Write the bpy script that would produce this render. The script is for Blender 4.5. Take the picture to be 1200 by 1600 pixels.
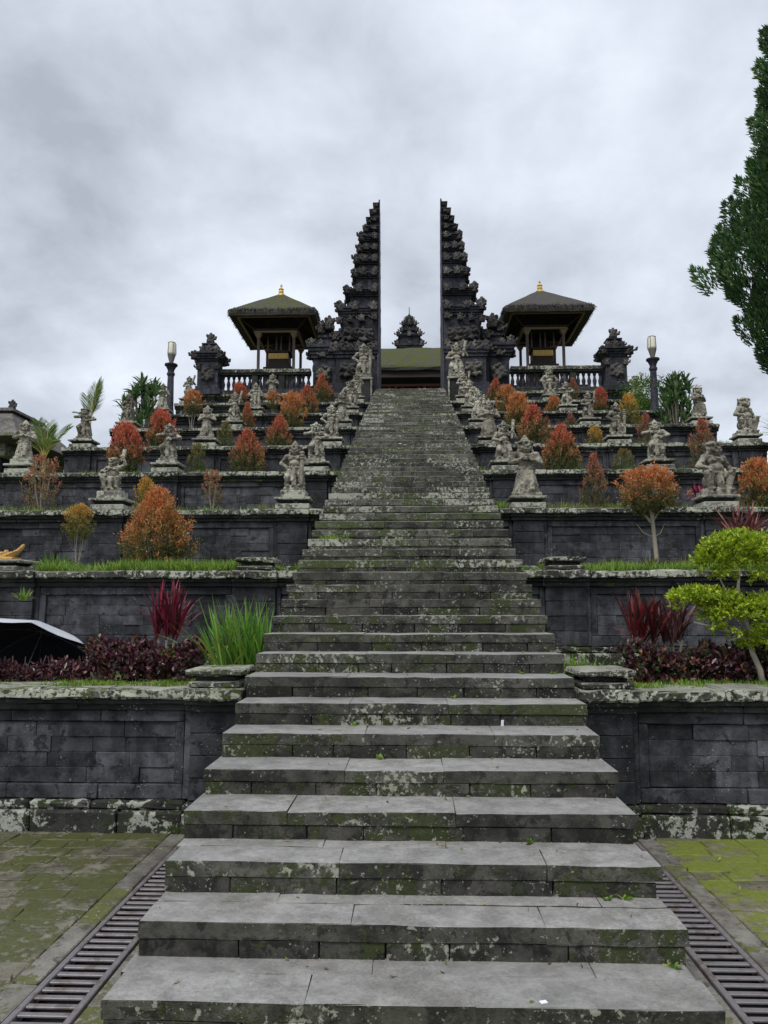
import bpy, bmesh, math, random
import numpy as np
from mathutils import Vector, Matrix, Euler, noise as mnoise

random.seed(7); RNG = np.random.default_rng(7)
R = math.radians
S = bpy.context.scene
for o in list(bpy.data.objects): bpy.data.objects.remove(o)
COL = S.collection

# ------------------------------------------------------------------ camera
EYE = 1.803; PITCH = R(7.125); YAW = R(2.05); FPX = 1200.0
cam = bpy.data.cameras.new('camera'); co = bpy.data.objects.new('camera', cam); COL.objects.link(co)
co.location = (.025, 0, EYE); co.rotation_euler = (R(90) + PITCH, 0, YAW)
cam.sensor_fit = 'VERTICAL'; cam.sensor_height = 36; cam.sensor_width = 27; cam.lens = FPX / 1600 * 36
cam.clip_start = .05; cam.clip_end = 3000
S.camera = co
CAMR = co.rotation_euler.to_matrix()

# ------------------------------------------------------------------ light
S.view_settings.view_transform = 'Standard'; S.view_settings.look = 'None'
S.view_settings.exposure = 0.64; S.view_settings.gamma = 1
SUN_EL, SUN_AZ = R(58), R(205)
w = bpy.data.worlds.new('World'); S.world = w; w.use_nodes = True
def build_world():
    nt = w.node_tree; nt.nodes.clear(); N = nt.nodes.new; L = nt.links.new
    out = N('ShaderNodeOutputWorld'); bg = N('ShaderNodeBackground'); bg.inputs[1].default_value = .1
    sky = N('ShaderNodeTexSky'); sky.sky_type = 'NISHITA'; sky.sun_disc = False
    sky.sun_elevation = SUN_EL; sky.sun_rotation = SUN_AZ; sky.air_density = 1.2; sky.dust_density = 2
    tc = N('ShaderNodeTexCoord'); sep = N('ShaderNodeSeparateXYZ'); L(tc.outputs['Generated'], sep.inputs[0])
    def m(op, a, b):
        n = N('ShaderNodeMath'); n.operation = op
        for i, v in enumerate((a, b)):
            if isinstance(v, (int, float)): n.inputs[i].default_value = v
            else: L(v, n.inputs[i])
        return n.outputs[0]
    den = m('ADD', m('MAXIMUM', sep.outputs[2], 0.0), .42)
    cmb = N('ShaderNodeCombineXYZ'); L(m('DIVIDE', sep.outputs[0], den), cmb.inputs[0]); L(m('DIVIDE', sep.outputs[1], den), cmb.inputs[1])
    def nz(scale, det, rough, off, dist=0.0):
        mp = N('ShaderNodeMapping'); mp.inputs['Location'].default_value = off; L(cmb.outputs[0], mp.inputs[0])
        n = N('ShaderNodeTexNoise'); n.inputs['Scale'].default_value = scale; n.inputs['Detail'].default_value = det
        n.inputs['Roughness'].default_value = rough; n.inputs['Distortion'].default_value = dist; L(mp.outputs[0], n.inputs['Vector']); return n.outputs[0]
    a = nz(1.7, 3, .5, (3.1, .4, 0)); b = nz(4.2, 8, .52, (7.7, 2.2, 0), .15)
    c_ = nz(9.5, 8, .6, (1.3, 5.2, 0), .3)
    mix = m('ADD', m('ADD', m('MULTIPLY', a, .50), m('MULTIPLY', b, .34)), m('MULTIPLY', c_, .16))
    rp = N('ShaderNodeValToRGB'); L(mix, rp.inputs[0]); e = rp.color_ramp.elements
    e[0].position = .38; e[0].color = (.295, .322, .372, 1); e[1].position = .62; e[1].color = (.585, .625, .69, 1)
    x = e.new(.49); x.color = (.43, .463, .525, 1)
    sc = N('ShaderNodeVectorMath'); sc.operation = 'SCALE'; L(rp.outputs[0], sc.inputs[0]); sc.inputs['Scale'].default_value = 10
    mx = N('ShaderNodeMix'); mx.data_type = 'RGBA'; mx.inputs['Factor'].default_value = .94
    L(sky.outputs[0], mx.inputs['A']); L(sc.outputs[0], mx.inputs['B'])
    L(mx.outputs['Result'], bg.inputs[0]); L(bg.outputs[0], out.inputs[0])
build_world()
sl = bpy.data.lights.new('sun', 'SUN'); so = bpy.data.objects.new('sun', sl); COL.objects.link(so)
sl.energy = 1.5; sl.angle = R(18); sl.color = (1, .97, .93)
so.rotation_euler = (R(90) - SUN_EL, 0, R(180) - SUN_AZ)   # high, from behind the camera
so.location = (0, -10, 60)

# ------------------------------------------------------------------ helpers
def ray(px, py):
    v = Vector(((px - 600) / FPX, (800 - py) / FPX, -1)); return CAMR @ v
def at(px, py, d):
    v = ray(px, py); return Vector((v.x / v.y * d, d, EYE + v.z / v.y * d))
def gx(px, d, z):                       # x of a thing at depth d, height z that shows in column px
    py = 800
    for _ in range(4):
        p = at(px, py, d); q = at(px, py + 10, d)
        py += 10 * (z - p.z) / (q.z - p.z)
    return at(px, py, d).x
def tag(o, label=None, cat=None, group=None, kind=None):
    if label: o['label'] = label
    if cat: o['category'] = cat
    if group: o['group'] = group
    if kind: o['kind'] = kind
    return o
def thing(name, label, cat, loc=(0, 0, 0), rz=0, group=None):
    o = bpy.data.objects.new(name, None); COL.objects.link(o); o.location = loc; o.rotation_euler = (0, 0, rz)
    o.empty_display_size = .1
    return tag(o, label, cat, group)
def part(name, me, parent=None, loc=(0, 0, 0), rot=(0, 0, 0), scale=(1, 1, 1), kind=None):
    o = bpy.data.objects.new(name, me); COL.objects.link(o)
    o.location = loc; o.rotation_euler = rot; o.scale = scale; o.parent = parent
    if kind: o['kind'] = kind
    return o
class MB:
    def __init__(s): s.v = []; s.f = []
    def box(s, lo, hi, top=None):
        n = len(s.v); a, b = lo, hi; t = top or 0
        s.v += [(a[0], a[1], a[2]), (b[0], a[1], a[2]), (b[0], b[1], a[2]), (a[0], b[1], a[2]),
                (a[0] + t, a[1] + t, b[2]), (b[0] - t, a[1] + t, b[2]), (b[0] - t, b[1] - t, b[2]), (a[0] + t, b[1] - t, b[2])]
        s.f += [tuple(n + i for i in q) for q in ((3, 2, 1, 0), (4, 5, 6, 7), (0, 1, 5, 4), (1, 2, 6, 5), (2, 3, 7, 6), (3, 0, 4, 7))]
        return s
    def frus(s, lo, hi, lo2, hi2, z0, z1):   # rectangle lo-hi (xy) at z0 to rectangle lo2-hi2 at z1
        n = len(s.v)
        s.v += [(lo[0], lo[1], z0), (hi[0], lo[1], z0), (hi[0], hi[1], z0), (lo[0], hi[1], z0),
                (lo2[0], lo2[1], z1), (hi2[0], lo2[1], z1), (hi2[0], hi2[1], z1), (lo2[0], hi2[1], z1)]
        s.f += [tuple(n + i for i in q) for q in ((3, 2, 1, 0), (4, 5, 6, 7), (0, 1, 5, 4), (1, 2, 6, 5), (2, 3, 7, 6), (3, 0, 4, 7))]
        return s
    def lathe(s, prof, seg=12, c=(0, 0)):
        n = len(s.v)
        for r, z in prof:
            for i in range(seg):
                a = 2 * math.pi * i / seg; s.v.append((c[0] + r * math.cos(a), c[1] + r * math.sin(a), z))
        for j in range(len(prof) - 1):
            for i in range(seg):
                k = (i + 1) % seg; s.f.append((n + j * seg + i, n + j * seg + k, n + (j + 1) * seg + k, n + (j + 1) * seg + i))
        s.f.append(tuple(n + i for i in reversed(range(seg)))); s.f.append(tuple(n + (len(prof) - 1) * seg + i for i in range(seg)))
        return s
    def tube(s, pts, rad, seg=6):
        n = len(s.v); pts = [Vector(p) for p in pts]
        for j, p in enumerate(pts):
            d = (pts[min(j + 1, len(pts) - 1)] - pts[max(j - 1, 0)]).normalized()
            u = d.orthogonal().normalized(); v = d.cross(u); r = rad[j] if hasattr(rad, '__len__') else rad
            if j:
                u = (pu - d * pu.dot(d)).normalized(); v = d.cross(u)
            pu = u
            for i in range(seg):
                a = 2 * math.pi * i / seg; s.v.append(tuple(p + (u * math.cos(a) + v * math.sin(a)) * r))
        for j in range(len(pts) - 1):
            for i in range(seg):
                k = (i + 1) % seg; s.f.append((n + j * seg + i, n + j * seg + k, n + (j + 1) * seg + k, n + (j + 1) * seg + i))
        s.f.append(tuple(n + i for i in reversed(range(seg)))); s.f.append(tuple(n + (len(pts) - 1) * seg + i for i in range(seg)))
        return s
    def mesh(s, name, mat, bevel=0, smooth=False, rough=0):
        me = bpy.data.meshes.new(name); me.from_pydata(s.v, [], s.f); me.update()
        if bevel:
            bm = bmesh.new(); bm.from_mesh(me)
            bmesh.ops.bevel(bm, geom=bm.edges[:] , offset=bevel, segments=1, affect='EDGES', clamp_overlap=True)
            bm.to_mesh(me); bm.free()
        if rough:
            for v in me.vertices: v.co += mnoise.noise_vector(v.co * 7.3) * rough
        me.materials.append(mat)
        if smooth: me.shade_smooth()
        return me
_blk = {}
def blkmesh(dx, dy, dz, mat, var, bev):
    key = (round(dx, 1), round(dy, 1), round(dz, 2), mat.name, var, bev)
    if key in _blk: return _blk[key]
    q = (max(key[0], .05), max(key[1], .05), max(key[2], .02))
    rr = random.Random(hash(key[:3]) + var)
    bm = bmesh.new(); bmesh.ops.create_cube(bm, size=1)
    for v in bm.verts: v.co = Vector((v.co.x * q[0], v.co.y * q[1], v.co.z * q[2]))
    b = min(bev, min(q) * .3)
    bmesh.ops.bevel(bm, geom=bm.edges[:], offset=b, segments=1, affect='EDGES')
    nx = 0 if q[0] < .25 or q[0] > 1.5 else (2 if q[0] < .45 else 4)      # extra cuts so that long edges can be worn and wavy
    for i in range(nx):
        bmesh.ops.bisect_plane(bm, geom=bm.verts[:] + bm.edges[:] + bm.faces[:], plane_co=((i + 1) / (nx + 1) - .5) * Vector((q[0], 0, 0)) + Vector((rr.uniform(-.02, .02), 0, 0)), plane_no=(1, 0, 0))
    for v in bm.verts: v.co += Vector((rr.uniform(-1, 1) * (abs(v.co.x) > q[0] * .45), rr.uniform(-1, 1), rr.uniform(-1, 1))) * max(b * .5, .0032 if q[0] > .4 else .0015)
    me = bpy.data.meshes.new('block'); bm.to_mesh(me); bm.free(); me.materials.append(mat)
    _blk[key] = (me, q); return _blk[key]
def blk(parent, name, lo, hi, mat, bev=.009, rz=0, jit=0):
    base = parent.location if parent else Vector((0, 0, 0))
    d = [hi[i] - lo[i] for i in range(3)]
    me, q = blkmesh(d[0], d[1], d[2], mat, random.randrange(4), bev)
    c = Vector([(hi[i] + lo[i]) / 2 for i in range(3)]) - base
    if jit: c += Vector((0, random.uniform(-jit, jit), random.uniform(-jit, jit) * .3))
    return part(name, me, parent, c, (random.uniform(-.3, .3) * jit, random.uniform(-.3, .3) * jit, rz + random.uniform(-.5, .5) * jit), (d[0] / q[0], d[1] / q[1], d[2] / q[2]))
def split(a, b, lo, hi, rnd=random):
    out = [a]
    while b - out[-1] > hi: out.append(out[-1] + rnd.uniform(lo, hi))
    if len(out) > 1 and b - out[-1] < lo * .5: out.pop()
    out.append(b); return list(zip(out[:-1], out[1:]))

# ------------------------------------------------------------------ materials
class NT:
    def __init__(s, name):
        s.m = bpy.data.materials.new(name); s.m.use_nodes = True; s.t = s.m.node_tree; s.t.nodes.clear()
        s.out = s.n('ShaderNodeOutputMaterial'); s.b = s.n('ShaderNodeBsdfPrincipled'); s.l(s.b.outputs[0], s.out.inputs[0])
        s.b.inputs['Specular IOR Level'].default_value = .3
    def n(s, t): return s.t.nodes.new(t)
    def l(s, a, b): s.t.links.new(a, b)
    def set(s, sock, v):
        if isinstance(v, (int, float)): sock.default_value = v
        elif isinstance(v, tuple): sock.default_value = v if len(v) == 4 or sock.type == 'VECTOR' else v + (1,)
        else: s.l(v, sock)
    def math(s, op, a, b=0.0, clamp=False):
        n = s.n('ShaderNodeMath'); n.operation = op; n.use_clamp = clamp; s.set(n.inputs[0], a); s.set(n.inputs[1], b); return n.outputs[0]
    def mix(s, f, a, b, bt='MIX'):
        n = s.n('ShaderNodeMix'); n.data_type = 'RGBA'; n.blend_type = bt; s.set(n.inputs['Factor'], f); s.set(n.inputs['A'], a); s.set(n.inputs['B'], b); return n.outputs['Result']
    def noise(s, vec, scale, det=5, rough=.55, off=0.0, dist=0.0):
        mp = s.n('ShaderNodeMapping'); s.l(vec, mp.inputs[0]); mp.inputs['Location'].default_value = (off, off * .7, off * 1.3)
        n = s.n('ShaderNodeTexNoise'); n.inputs['Scale'].default_value = scale; n.inputs['Detail'].default_value = det
        n.inputs['Roughness'].default_value = rough; n.inputs['Distortion'].default_value = dist; s.l(mp.outputs[0], n.inputs['Vector']); return n.outputs[0]
    def step(s, v, a, b):
        n = s.n('ShaderNodeMapRange'); n.interpolation_type = 'SMOOTHSTEP'; n.inputs[1].default_value = a; n.inputs[2].default_value = b; s.l(v, n.inputs[0]); return n.outputs[0]
    def bump(s, h, strength=.5, dist=.02):
        n = s.n('ShaderNodeBump'); n.inputs['Strength'].default_value = strength; n.inputs['Distance'].default_value = dist; s.l(h, n.inputs['Height']); s.l(n.outputs[0], s.b.inputs['Normal'])
def stone(name, dark, light, lichen=.5, lich_col=(.46, .47, .40), lich_scale=10, moss=.3, moss_col=(.055, .075, .018), top=None, top_moss=0.0,
          rough=.85, var=.5, bump=.6, top_lichen=0.0, moss_scale=3.2, algae=.45, speck=.2, streak=0.0):
    t = NT(name); g = t.n('ShaderNodeNewGeometry'); P = g.outputs['Position']; oi = t.n('ShaderNodeObjectInfo'); rnd = oi.outputs['Random']
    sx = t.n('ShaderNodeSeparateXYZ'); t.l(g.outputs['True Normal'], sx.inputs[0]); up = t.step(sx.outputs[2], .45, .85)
    nb = t.noise(P, .9, 3, .5); nm = t.noise(P, 6.5, 7, .65, 3.3); nf = t.noise(P, 45, 5, .7, 9.1)
    mixv = t.math('ADD', t.math('MULTIPLY', nm, .6), t.math('MULTIPLY', nb, .4))
    col = t.mix(t.step(mixv, .36, .64), dark, light)
    fac = t.math('ADD', t.math('MULTIPLY', rnd, var), 1 - var * .5)
    col = t.mix(1.0, col, fac, 'MULTIPLY')
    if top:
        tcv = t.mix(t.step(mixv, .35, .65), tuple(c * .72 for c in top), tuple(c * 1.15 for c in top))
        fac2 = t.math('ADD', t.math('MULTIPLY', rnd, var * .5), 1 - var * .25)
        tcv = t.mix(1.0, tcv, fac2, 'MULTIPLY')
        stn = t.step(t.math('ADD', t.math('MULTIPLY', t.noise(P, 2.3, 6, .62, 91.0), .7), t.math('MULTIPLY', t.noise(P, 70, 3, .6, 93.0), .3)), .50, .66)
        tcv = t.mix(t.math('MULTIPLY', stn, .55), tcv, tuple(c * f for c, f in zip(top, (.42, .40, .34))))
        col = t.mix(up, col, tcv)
    grain = t.math('ADD', t.math('MULTIPLY', nf, .8), .6)
    col = t.mix(1.0, col, grain, 'MULTIPLY')
    if streak:
        mp = t.n('ShaderNodeMapping'); mp.inputs['Scale'].default_value = (7, 7, .55); t.l(P, mp.inputs[0]); sn = t.noise(mp.outputs[0], 1.0, 5, .6, 81.0)
        col = t.mix(1.0, col, t.math('ADD', t.math('MULTIPLY', t.step(sn, .32, .68), 1.3 * streak), 1 - .65 * streak), 'MULTIPLY')
    # black algae stains, then moss
    an = t.noise(P, 7.5, 9, .7, 61.0, .4); ta = .68 - .28 * algae; am = t.step(an, ta, ta + .07)
    if top: am = t.math('MULTIPLY', am, t.math('SUBTRACT', 1.0, t.math('MULTIPLY', up, .82)))
    col = t.mix(t.math('MULTIPLY', am, .8), col, tuple(c * .55 for c in dark))
    mn = t.math('ADD', t.math('ADD', t.math('MULTIPLY', t.noise(P, moss_scale, 8, .62, 17.0), .62), t.math('MULTIPLY', t.noise(P, moss_scale * 5.5, 6, .65, 23.0), .38)), t.math('MULTIPLY', t.math('SUBTRACT', rnd, .5), .16))
    th = .70 - .33 * moss; mm = t.step(mn, th, th + .055)
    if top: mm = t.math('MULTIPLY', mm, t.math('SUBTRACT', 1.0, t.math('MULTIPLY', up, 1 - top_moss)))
    mc = t.mix(t.noise(P, 22, 4, .6, 5.0), tuple(c * .55 for c in moss_col), tuple(c * 1.5 for c in moss_col))
    col = t.mix(t.math('MULTIPLY', mm, .92), col, mc)
    # crusty pale lichen
    ln = t.math('ADD', t.math('MULTIPLY', t.noise(P, lich_scale, 7, .68, 31.0, .25), .65), t.math('MULTIPLY', t.noise(P, 1.7, 3, .5, 41.0), .35))
    ln = t.math('ADD', ln, t.math('MULTIPLY', t.math('SUBTRACT', rnd, .5), .05))
    if top_lichen: ln = t.math('ADD', ln, t.math('MULTIPLY', up, top_lichen))
    elif top: ln = t.math('SUBTRACT', ln, t.math('MULTIPLY', up, .12))
    th = .70 - .28 * lichen; lm = t.step(ln, th, th + .035)
    if speck:
        sp = t.step(t.math('ADD', t.math('MULTIPLY', t.noise(P, 55, 3, .5, 71.0), .7), t.math('MULTIPLY', t.noise(P, 3.0, 2, .5, 73.0), .3)), .66 - .12 * speck, .69 - .12 * speck)
        if top: sp = t.math('MULTIPLY', sp, t.math('SUBTRACT', 1.0, t.math('MULTIPLY', up, .85)))
        lm = t.math('MAXIMUM', lm, t.math('MULTIPLY', sp, .75))
    lc = t.mix(t.noise(P, 30, 4, .6, 51.0), tuple(c * .62 for c in lich_col), lich_col)
    col = t.mix(t.math('MULTIPLY', lm, .9), col, lc)
    t.l(col, t.b.inputs['Base Color'])
    rr = t.math('ADD', t.math('MULTIPLY', nm, .25), rough - .14); t.l(rr, t.b.inputs['Roughness'])
    h = t.math('ADD', t.math('ADD', t.math('MULTIPLY', nm, .7), t.math('MULTIPLY', nf, .35)), t.math('ADD', t.math('MULTIPLY', lm, .16), t.math('MULTIPLY', mm, .22)))
    t.bump(h, bump, .025)
    return t.m
def plain(name, col, rough=.6, metal=0.0, var=.25, scale=18, bump=.15, rust=None):
    t = NT(name); g = t.n('ShaderNodeNewGeometry'); P = g.outputs['Position']
    n = t.noise(P, scale, 6, .6); c = t.mix(n, tuple(x * (1 - var) for x in col), tuple(min(1, x * (1 + var)) for x in col))
    if rust: c = t.mix(t.step(t.noise(P, 9, 6, .65, 4.0), .5, .62), c, rust)
    t.l(c, t.b.inputs['Base Color']); t.b.inputs['Roughness'].default_value = rough; t.b.inputs['Metallic'].default_value = metal
    t.bump(n, bump, .01); return t.m
def leafmat(name, trans=.35, rough=.45, spec=.35):
    t = NT(name); a = t.n('ShaderNodeAttribute'); a.attribute_name = 'tint'; c = a.outputs['Color']
    t.l(c, t.b.inputs['Base Color']); t.b.inputs['Roughness'].default_value = rough; t.b.inputs['Specular IOR Level'].default_value = spec
    tr = t.n('ShaderNodeBsdfTranslucent'); t.l(c, tr.inputs[0]); mx = t.n('ShaderNodeMixShader'); mx.inputs[0].default_value = trans
    t.l(t.b.outputs[0], mx.inputs[1]); t.l(tr.outputs[0], mx.inputs[2]); t.l(mx.outputs[0], t.out.inputs[0]); return t.m

M = {}
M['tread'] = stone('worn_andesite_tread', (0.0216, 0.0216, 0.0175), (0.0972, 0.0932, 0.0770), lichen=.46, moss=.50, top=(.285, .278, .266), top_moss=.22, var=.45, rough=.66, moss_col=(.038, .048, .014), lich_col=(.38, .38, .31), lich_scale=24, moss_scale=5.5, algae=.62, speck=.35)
M['treadend'] = stone('lichened_tread_end', (0.0286, 0.0286, 0.0234), (0.1170, 0.1131, 0.0949), lichen=.58, moss=.46, top=(.275, .268, .258), top_moss=.2, var=.4, rough=.68, moss_col=(.038, .048, .014), lich_col=(.42, .42, .345), lich_scale=17, algae=.55)
M['stepend'] = stone('lichened_step_end', (0.0330, 0.0330, 0.0270), (0.1350, 0.1305, 0.1095), lichen=.63, moss=.48, top=(.17, .166, .148), top_moss=.6, var=.5, moss_col=(.036, .045, .014), lich_col=(.46, .46, .38), lich_scale=22, moss_scale=4, speck=.4, algae=.55)
M['riser'] = stone('damp_andesite_riser', (0.0162, 0.0162, 0.0135), (0.0810, 0.0770, 0.0648), lichen=.44, moss=.54, var=1.0, moss_col=(.034, .044, .013), lich_col=(.38, .38, .31), lich_scale=24, moss_scale=5.5, algae=.66, speck=.35)
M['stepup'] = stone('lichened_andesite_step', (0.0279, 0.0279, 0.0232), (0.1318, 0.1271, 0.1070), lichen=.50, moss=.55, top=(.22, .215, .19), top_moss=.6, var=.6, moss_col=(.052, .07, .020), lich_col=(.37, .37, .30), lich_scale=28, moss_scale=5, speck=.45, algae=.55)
M['wall'] = stone('dark_volcanic_block', (.010, .0108, .013), (.068, .070, .080), lichen=.20, moss=.12, var=1.0, rough=.72, lich_col=(.34, .34, .31), lich_scale=22, streak=.5)
M['pilaster'] = stone('dark_volcanic_pilaster', (.009, .0097, .012), (.050, .0515, .060), lichen=.30, moss=.18, var=.6, rough=.72, lich_col=(.38, .38, .34), lich_scale=20, streak=.6)
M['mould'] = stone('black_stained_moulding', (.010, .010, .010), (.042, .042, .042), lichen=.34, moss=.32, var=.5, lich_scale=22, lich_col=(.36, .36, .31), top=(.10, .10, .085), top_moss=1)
M['base'] = stone('mossy_base_course', (.015, .015, .013), (.05, .05, .043), lichen=.68, moss=.62, var=.7, lich_scale=13, moss_col=(.028, .042, .010), lich_col=(.44, .45, .39))
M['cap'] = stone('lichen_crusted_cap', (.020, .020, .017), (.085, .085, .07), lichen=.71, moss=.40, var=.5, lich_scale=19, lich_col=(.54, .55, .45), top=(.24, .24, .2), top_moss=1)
M['statue'] = stone('weathered_statue_stone', (.095, .086, .066), (.40, .372, .30), lichen=.60, moss=.30, var=.35, lich_scale=22, lich_col=(.60, .585, .48), bump=.9, moss_scale=7, moss_col=(.06, .06, .032), algae=.58)
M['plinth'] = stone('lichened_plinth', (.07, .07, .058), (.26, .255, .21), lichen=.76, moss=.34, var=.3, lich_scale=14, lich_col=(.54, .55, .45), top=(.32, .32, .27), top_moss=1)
M['gate'] = stone('black_gate_stone', (.014, .014, .020), (.052, .052, .068), lichen=.20, moss=.14, var=.4, lich_scale=15, lich_col=(.24, .23, .19), streak=.5)
M['carve'] = stone('carved_gate_stone', (.026, .025, .027), (.11, .102, .094), lichen=.40, moss=.30, var=.9, lich_scale=13, lich_col=(.30, .27, .21), bump=1, moss_scale=5)
M['innerface'] = stone('smooth_gate_face', (.055, .055, .07), (.10, .10, .12), lichen=.05, moss=.05, var=.1)
M['pave'] = stone('mossy_paver', (0.0825, 0.0770, 0.0550), (0.2090, 0.1925, 0.1485), lichen=.24, moss=.72, var=.35, moss_col=(.066, .074, .020), lich_col=(.33, .33, .26), rough=.52, moss_scale=3.6, lich_scale=18)
M['pavemoss'] = stone('bright_mossy_paver', (0.0990, 0.0935, 0.0605), (0.2090, 0.1925, 0.1320), lichen=.20, moss=.74, var=.45, moss_col=(.14, .17, .022), lich_col=(.36, .36, .26), rough=.56, moss_scale=3.2, lich_scale=18)
M['strip'] = stone('drain_kerb_stone', (.10, .093, .08), (.21, .198, .172), lichen=.2, moss=.5, var=.25, moss_col=(.09, .10, .025), rough=.72)
M['joint'] = stone('joint_soil', (.07, .072, .03), (.12, .12, .05), lichen=.05, moss=.7, moss_col=(.12, .15, .02))
M['earth'] = stone('terrace_earth', (.035, .032, .02), (.08, .07, .045), lichen=.08, moss=.65, moss_col=(.07, .10, .022), moss_scale=2.4)
M['ground'] = stone('outer_ground', (.05, .055, .025), (.09, .10, .045), lichen=.05, moss=.5, moss_col=(.06, .08, .02))
M['grate'] = plain('worn_grate_iron', (.20, .185, .19), .5, .3, .3, 25, .3, rust=(.14, .115, .105))
M['pit'] = plain('drain_shade_black', (.005, .005, .004), .95)  # near-black colour stands in for the shade down in the drain
M['wood'] = plain('dark_aged_timber', (.045, .032, .026), .7, 0, .4, 12, .3)
M['paintwood'] = plain('painted_post_wood', (.12, .085, .075), .6, 0, .35, 14, .2)
M['redwood'] = plain('red_brown_bracket', (.19, .085, .06), .6, 0, .25, 14, .2)
M['gold'] = plain('gilded_wood', (.66, .45, .13), .5, .1, .5, 40, .5)
M['oldgold'] = plain('faded_gilt_beam', (.26, .19, .11), .6, 0, .5, 30, .3)
M['ochre'] = plain('gilded_carving_ochre', (.46, .28, .09), .6, .05, .6, 45, .6)
M['lampglass'] = plain('cream_lamp_glass', (.74, .72, .60), .25, 0, .08, 8, .03)
M['lampwood'] = plain('grey_lamp_metal', (.20, .18, .17), .5, .2, .2, 20, .1)
M['bark'] = plain('pale_bark', (.30, .27, .21), .85, 0, .4, 30, .5)
M['barkdark'] = plain('brown_bark', (.07, .05, .035), .9, 0, .4, 12, .6)
M['palmstem'] = plain('yellow_palm_stalk', (.50, .42, .12), .55, 0, .3, 15, .2)
M['black'] = plain('black_umbrella_lining', (.016, .017, .026), .5, 0, .3, 30, .05)
M['silver'] = plain('silver_umbrella_cover', (.52, .54, .58), .4, .1, .05, 12, .03)
M['steel'] = plain('steel_rod', (.45, .45, .46), .35, .9)
M['white'] = plain('white_scrap', (.78, .80, .86), .6, 0, .05)
M['tile'] = stone('old_roof_tile', (.05, .045, .045), (.14, .125, .115), lichen=.35, moss=.25, lich_col=(.3, .3, .26))
M['leaf'] = leafmat('leaf_blade'); M['waxy'] = leafmat('waxy_leaf', .2, .35, .5); M['needle'] = leafmat('conifer_spray', .15, .6, .2)
def thatchmat(name, moss):
    t = NT(name); g = t.n('ShaderNodeNewGeometry'); tc = t.n('ShaderNodeTexCoord'); P = g.outputs['Position']
    mp = t.n('ShaderNodeMapping'); mp.inputs['Scale'].default_value = (30, 30, 3.0); t.l(P, mp.inputs[0])
    fib = t.n('ShaderNodeTexNoise'); fib.inputs['Scale'].default_value = 1; fib.inputs['Detail'].default_value = 6; fib.inputs['Roughness'].default_value = .7; t.l(mp.outputs[0], fib.inputs['Vector'])
    big = t.noise(P, 2.4, 5, .6, 2.0)
    c = t.mix(fib.outputs[0], (.024, .022, .022), (.13, .12, .11))
    m = t.step(big, .62 - .3 * moss, .82 - .3 * moss)
    sx = t.n('ShaderNodeSeparateXYZ'); t.l(g.outputs['True Normal'], sx.inputs[0]); m = t.math('MULTIPLY', m, t.step(sx.outputs[2], .2, .5))
    c = t.mix(m, c, t.mix(t.noise(P, 18, 6, .7, 7.0), (.03, .036, .010), (.115, .13, .032))); t.l(c, t.b.inputs['Base Color']); t.b.inputs['Roughness'].default_value = .95
    t.bump(t.math('ADD', fib.outputs[0], t.math('MULTIPLY', m, .5)), .9, .05); return t.m
M['thatch'] = thatchmat('black_palm_fibre_thatch', .30); M['thatchmoss'] = thatchmat('moss_grown_thatch', .85); M['thatchgreen'] = thatchmat('green_mossy_thatch', .92)

# ------------------------------------------------------------------ leaf geometry
def fmesh(name, verts, faces, cols, per, mat):
    me = bpy.data.meshes.new(name); nv = len(verts); nf = len(faces)
    me.vertices.add(nv); me.vertices.foreach_set('co', np.asarray(verts, np.float32).ravel())
    me.loops.add(nf * 3); me.loops.foreach_set('vertex_index', np.asarray(faces, np.int32).ravel())
    me.polygons.add(nf); me.polygons.foreach_set('loop_start', np.arange(0, nf * 3, 3, dtype=np.int32))
    me.update(calc_edges=True)
    a = me.color_attributes.new('tint', 'FLOAT_COLOR', 'POINT')
    c4 = np.ones((nv, 4), np.float32); c4[:, :3] = np.repeat(cols, per, axis=0) if per else cols
    a.data.foreach_set('color', c4.ravel()); me.materials.append(mat); return me
def unit(v): return v / (np.linalg.norm(v, axis=1, keepdims=True) + 1e-9)
def leaves(name, pos, dirs, ln, wd, cols, mat, fold=.35):
    n = len(pos); d = unit(dirs); r = RNG.normal(size=(n, 3)); s = unit(np.cross(d, r)); u = np.cross(s, d)
    ln = np.broadcast_to(ln, n)[:, None]; wd = np.broadcast_to(wd, n)[:, None]
    v = np.empty((n, 4, 3)); v[:, 0] = pos; mid = pos + d * ln * .5
    v[:, 1] = mid + s * wd * .5 + u * wd * fold * .5; v[:, 2] = pos + d * ln - u * ln * .12; v[:, 3] = mid - s * wd * .5 + u * wd * fold * .5
    i = np.arange(n)[:, None] * 4; f = np.concatenate([i + [[0, 1, 2]], i + [[0, 2, 3]]])
    return fmesh(name, v.reshape(-1, 3), f, np.clip(cols, 0, 1), 4, mat)
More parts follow.
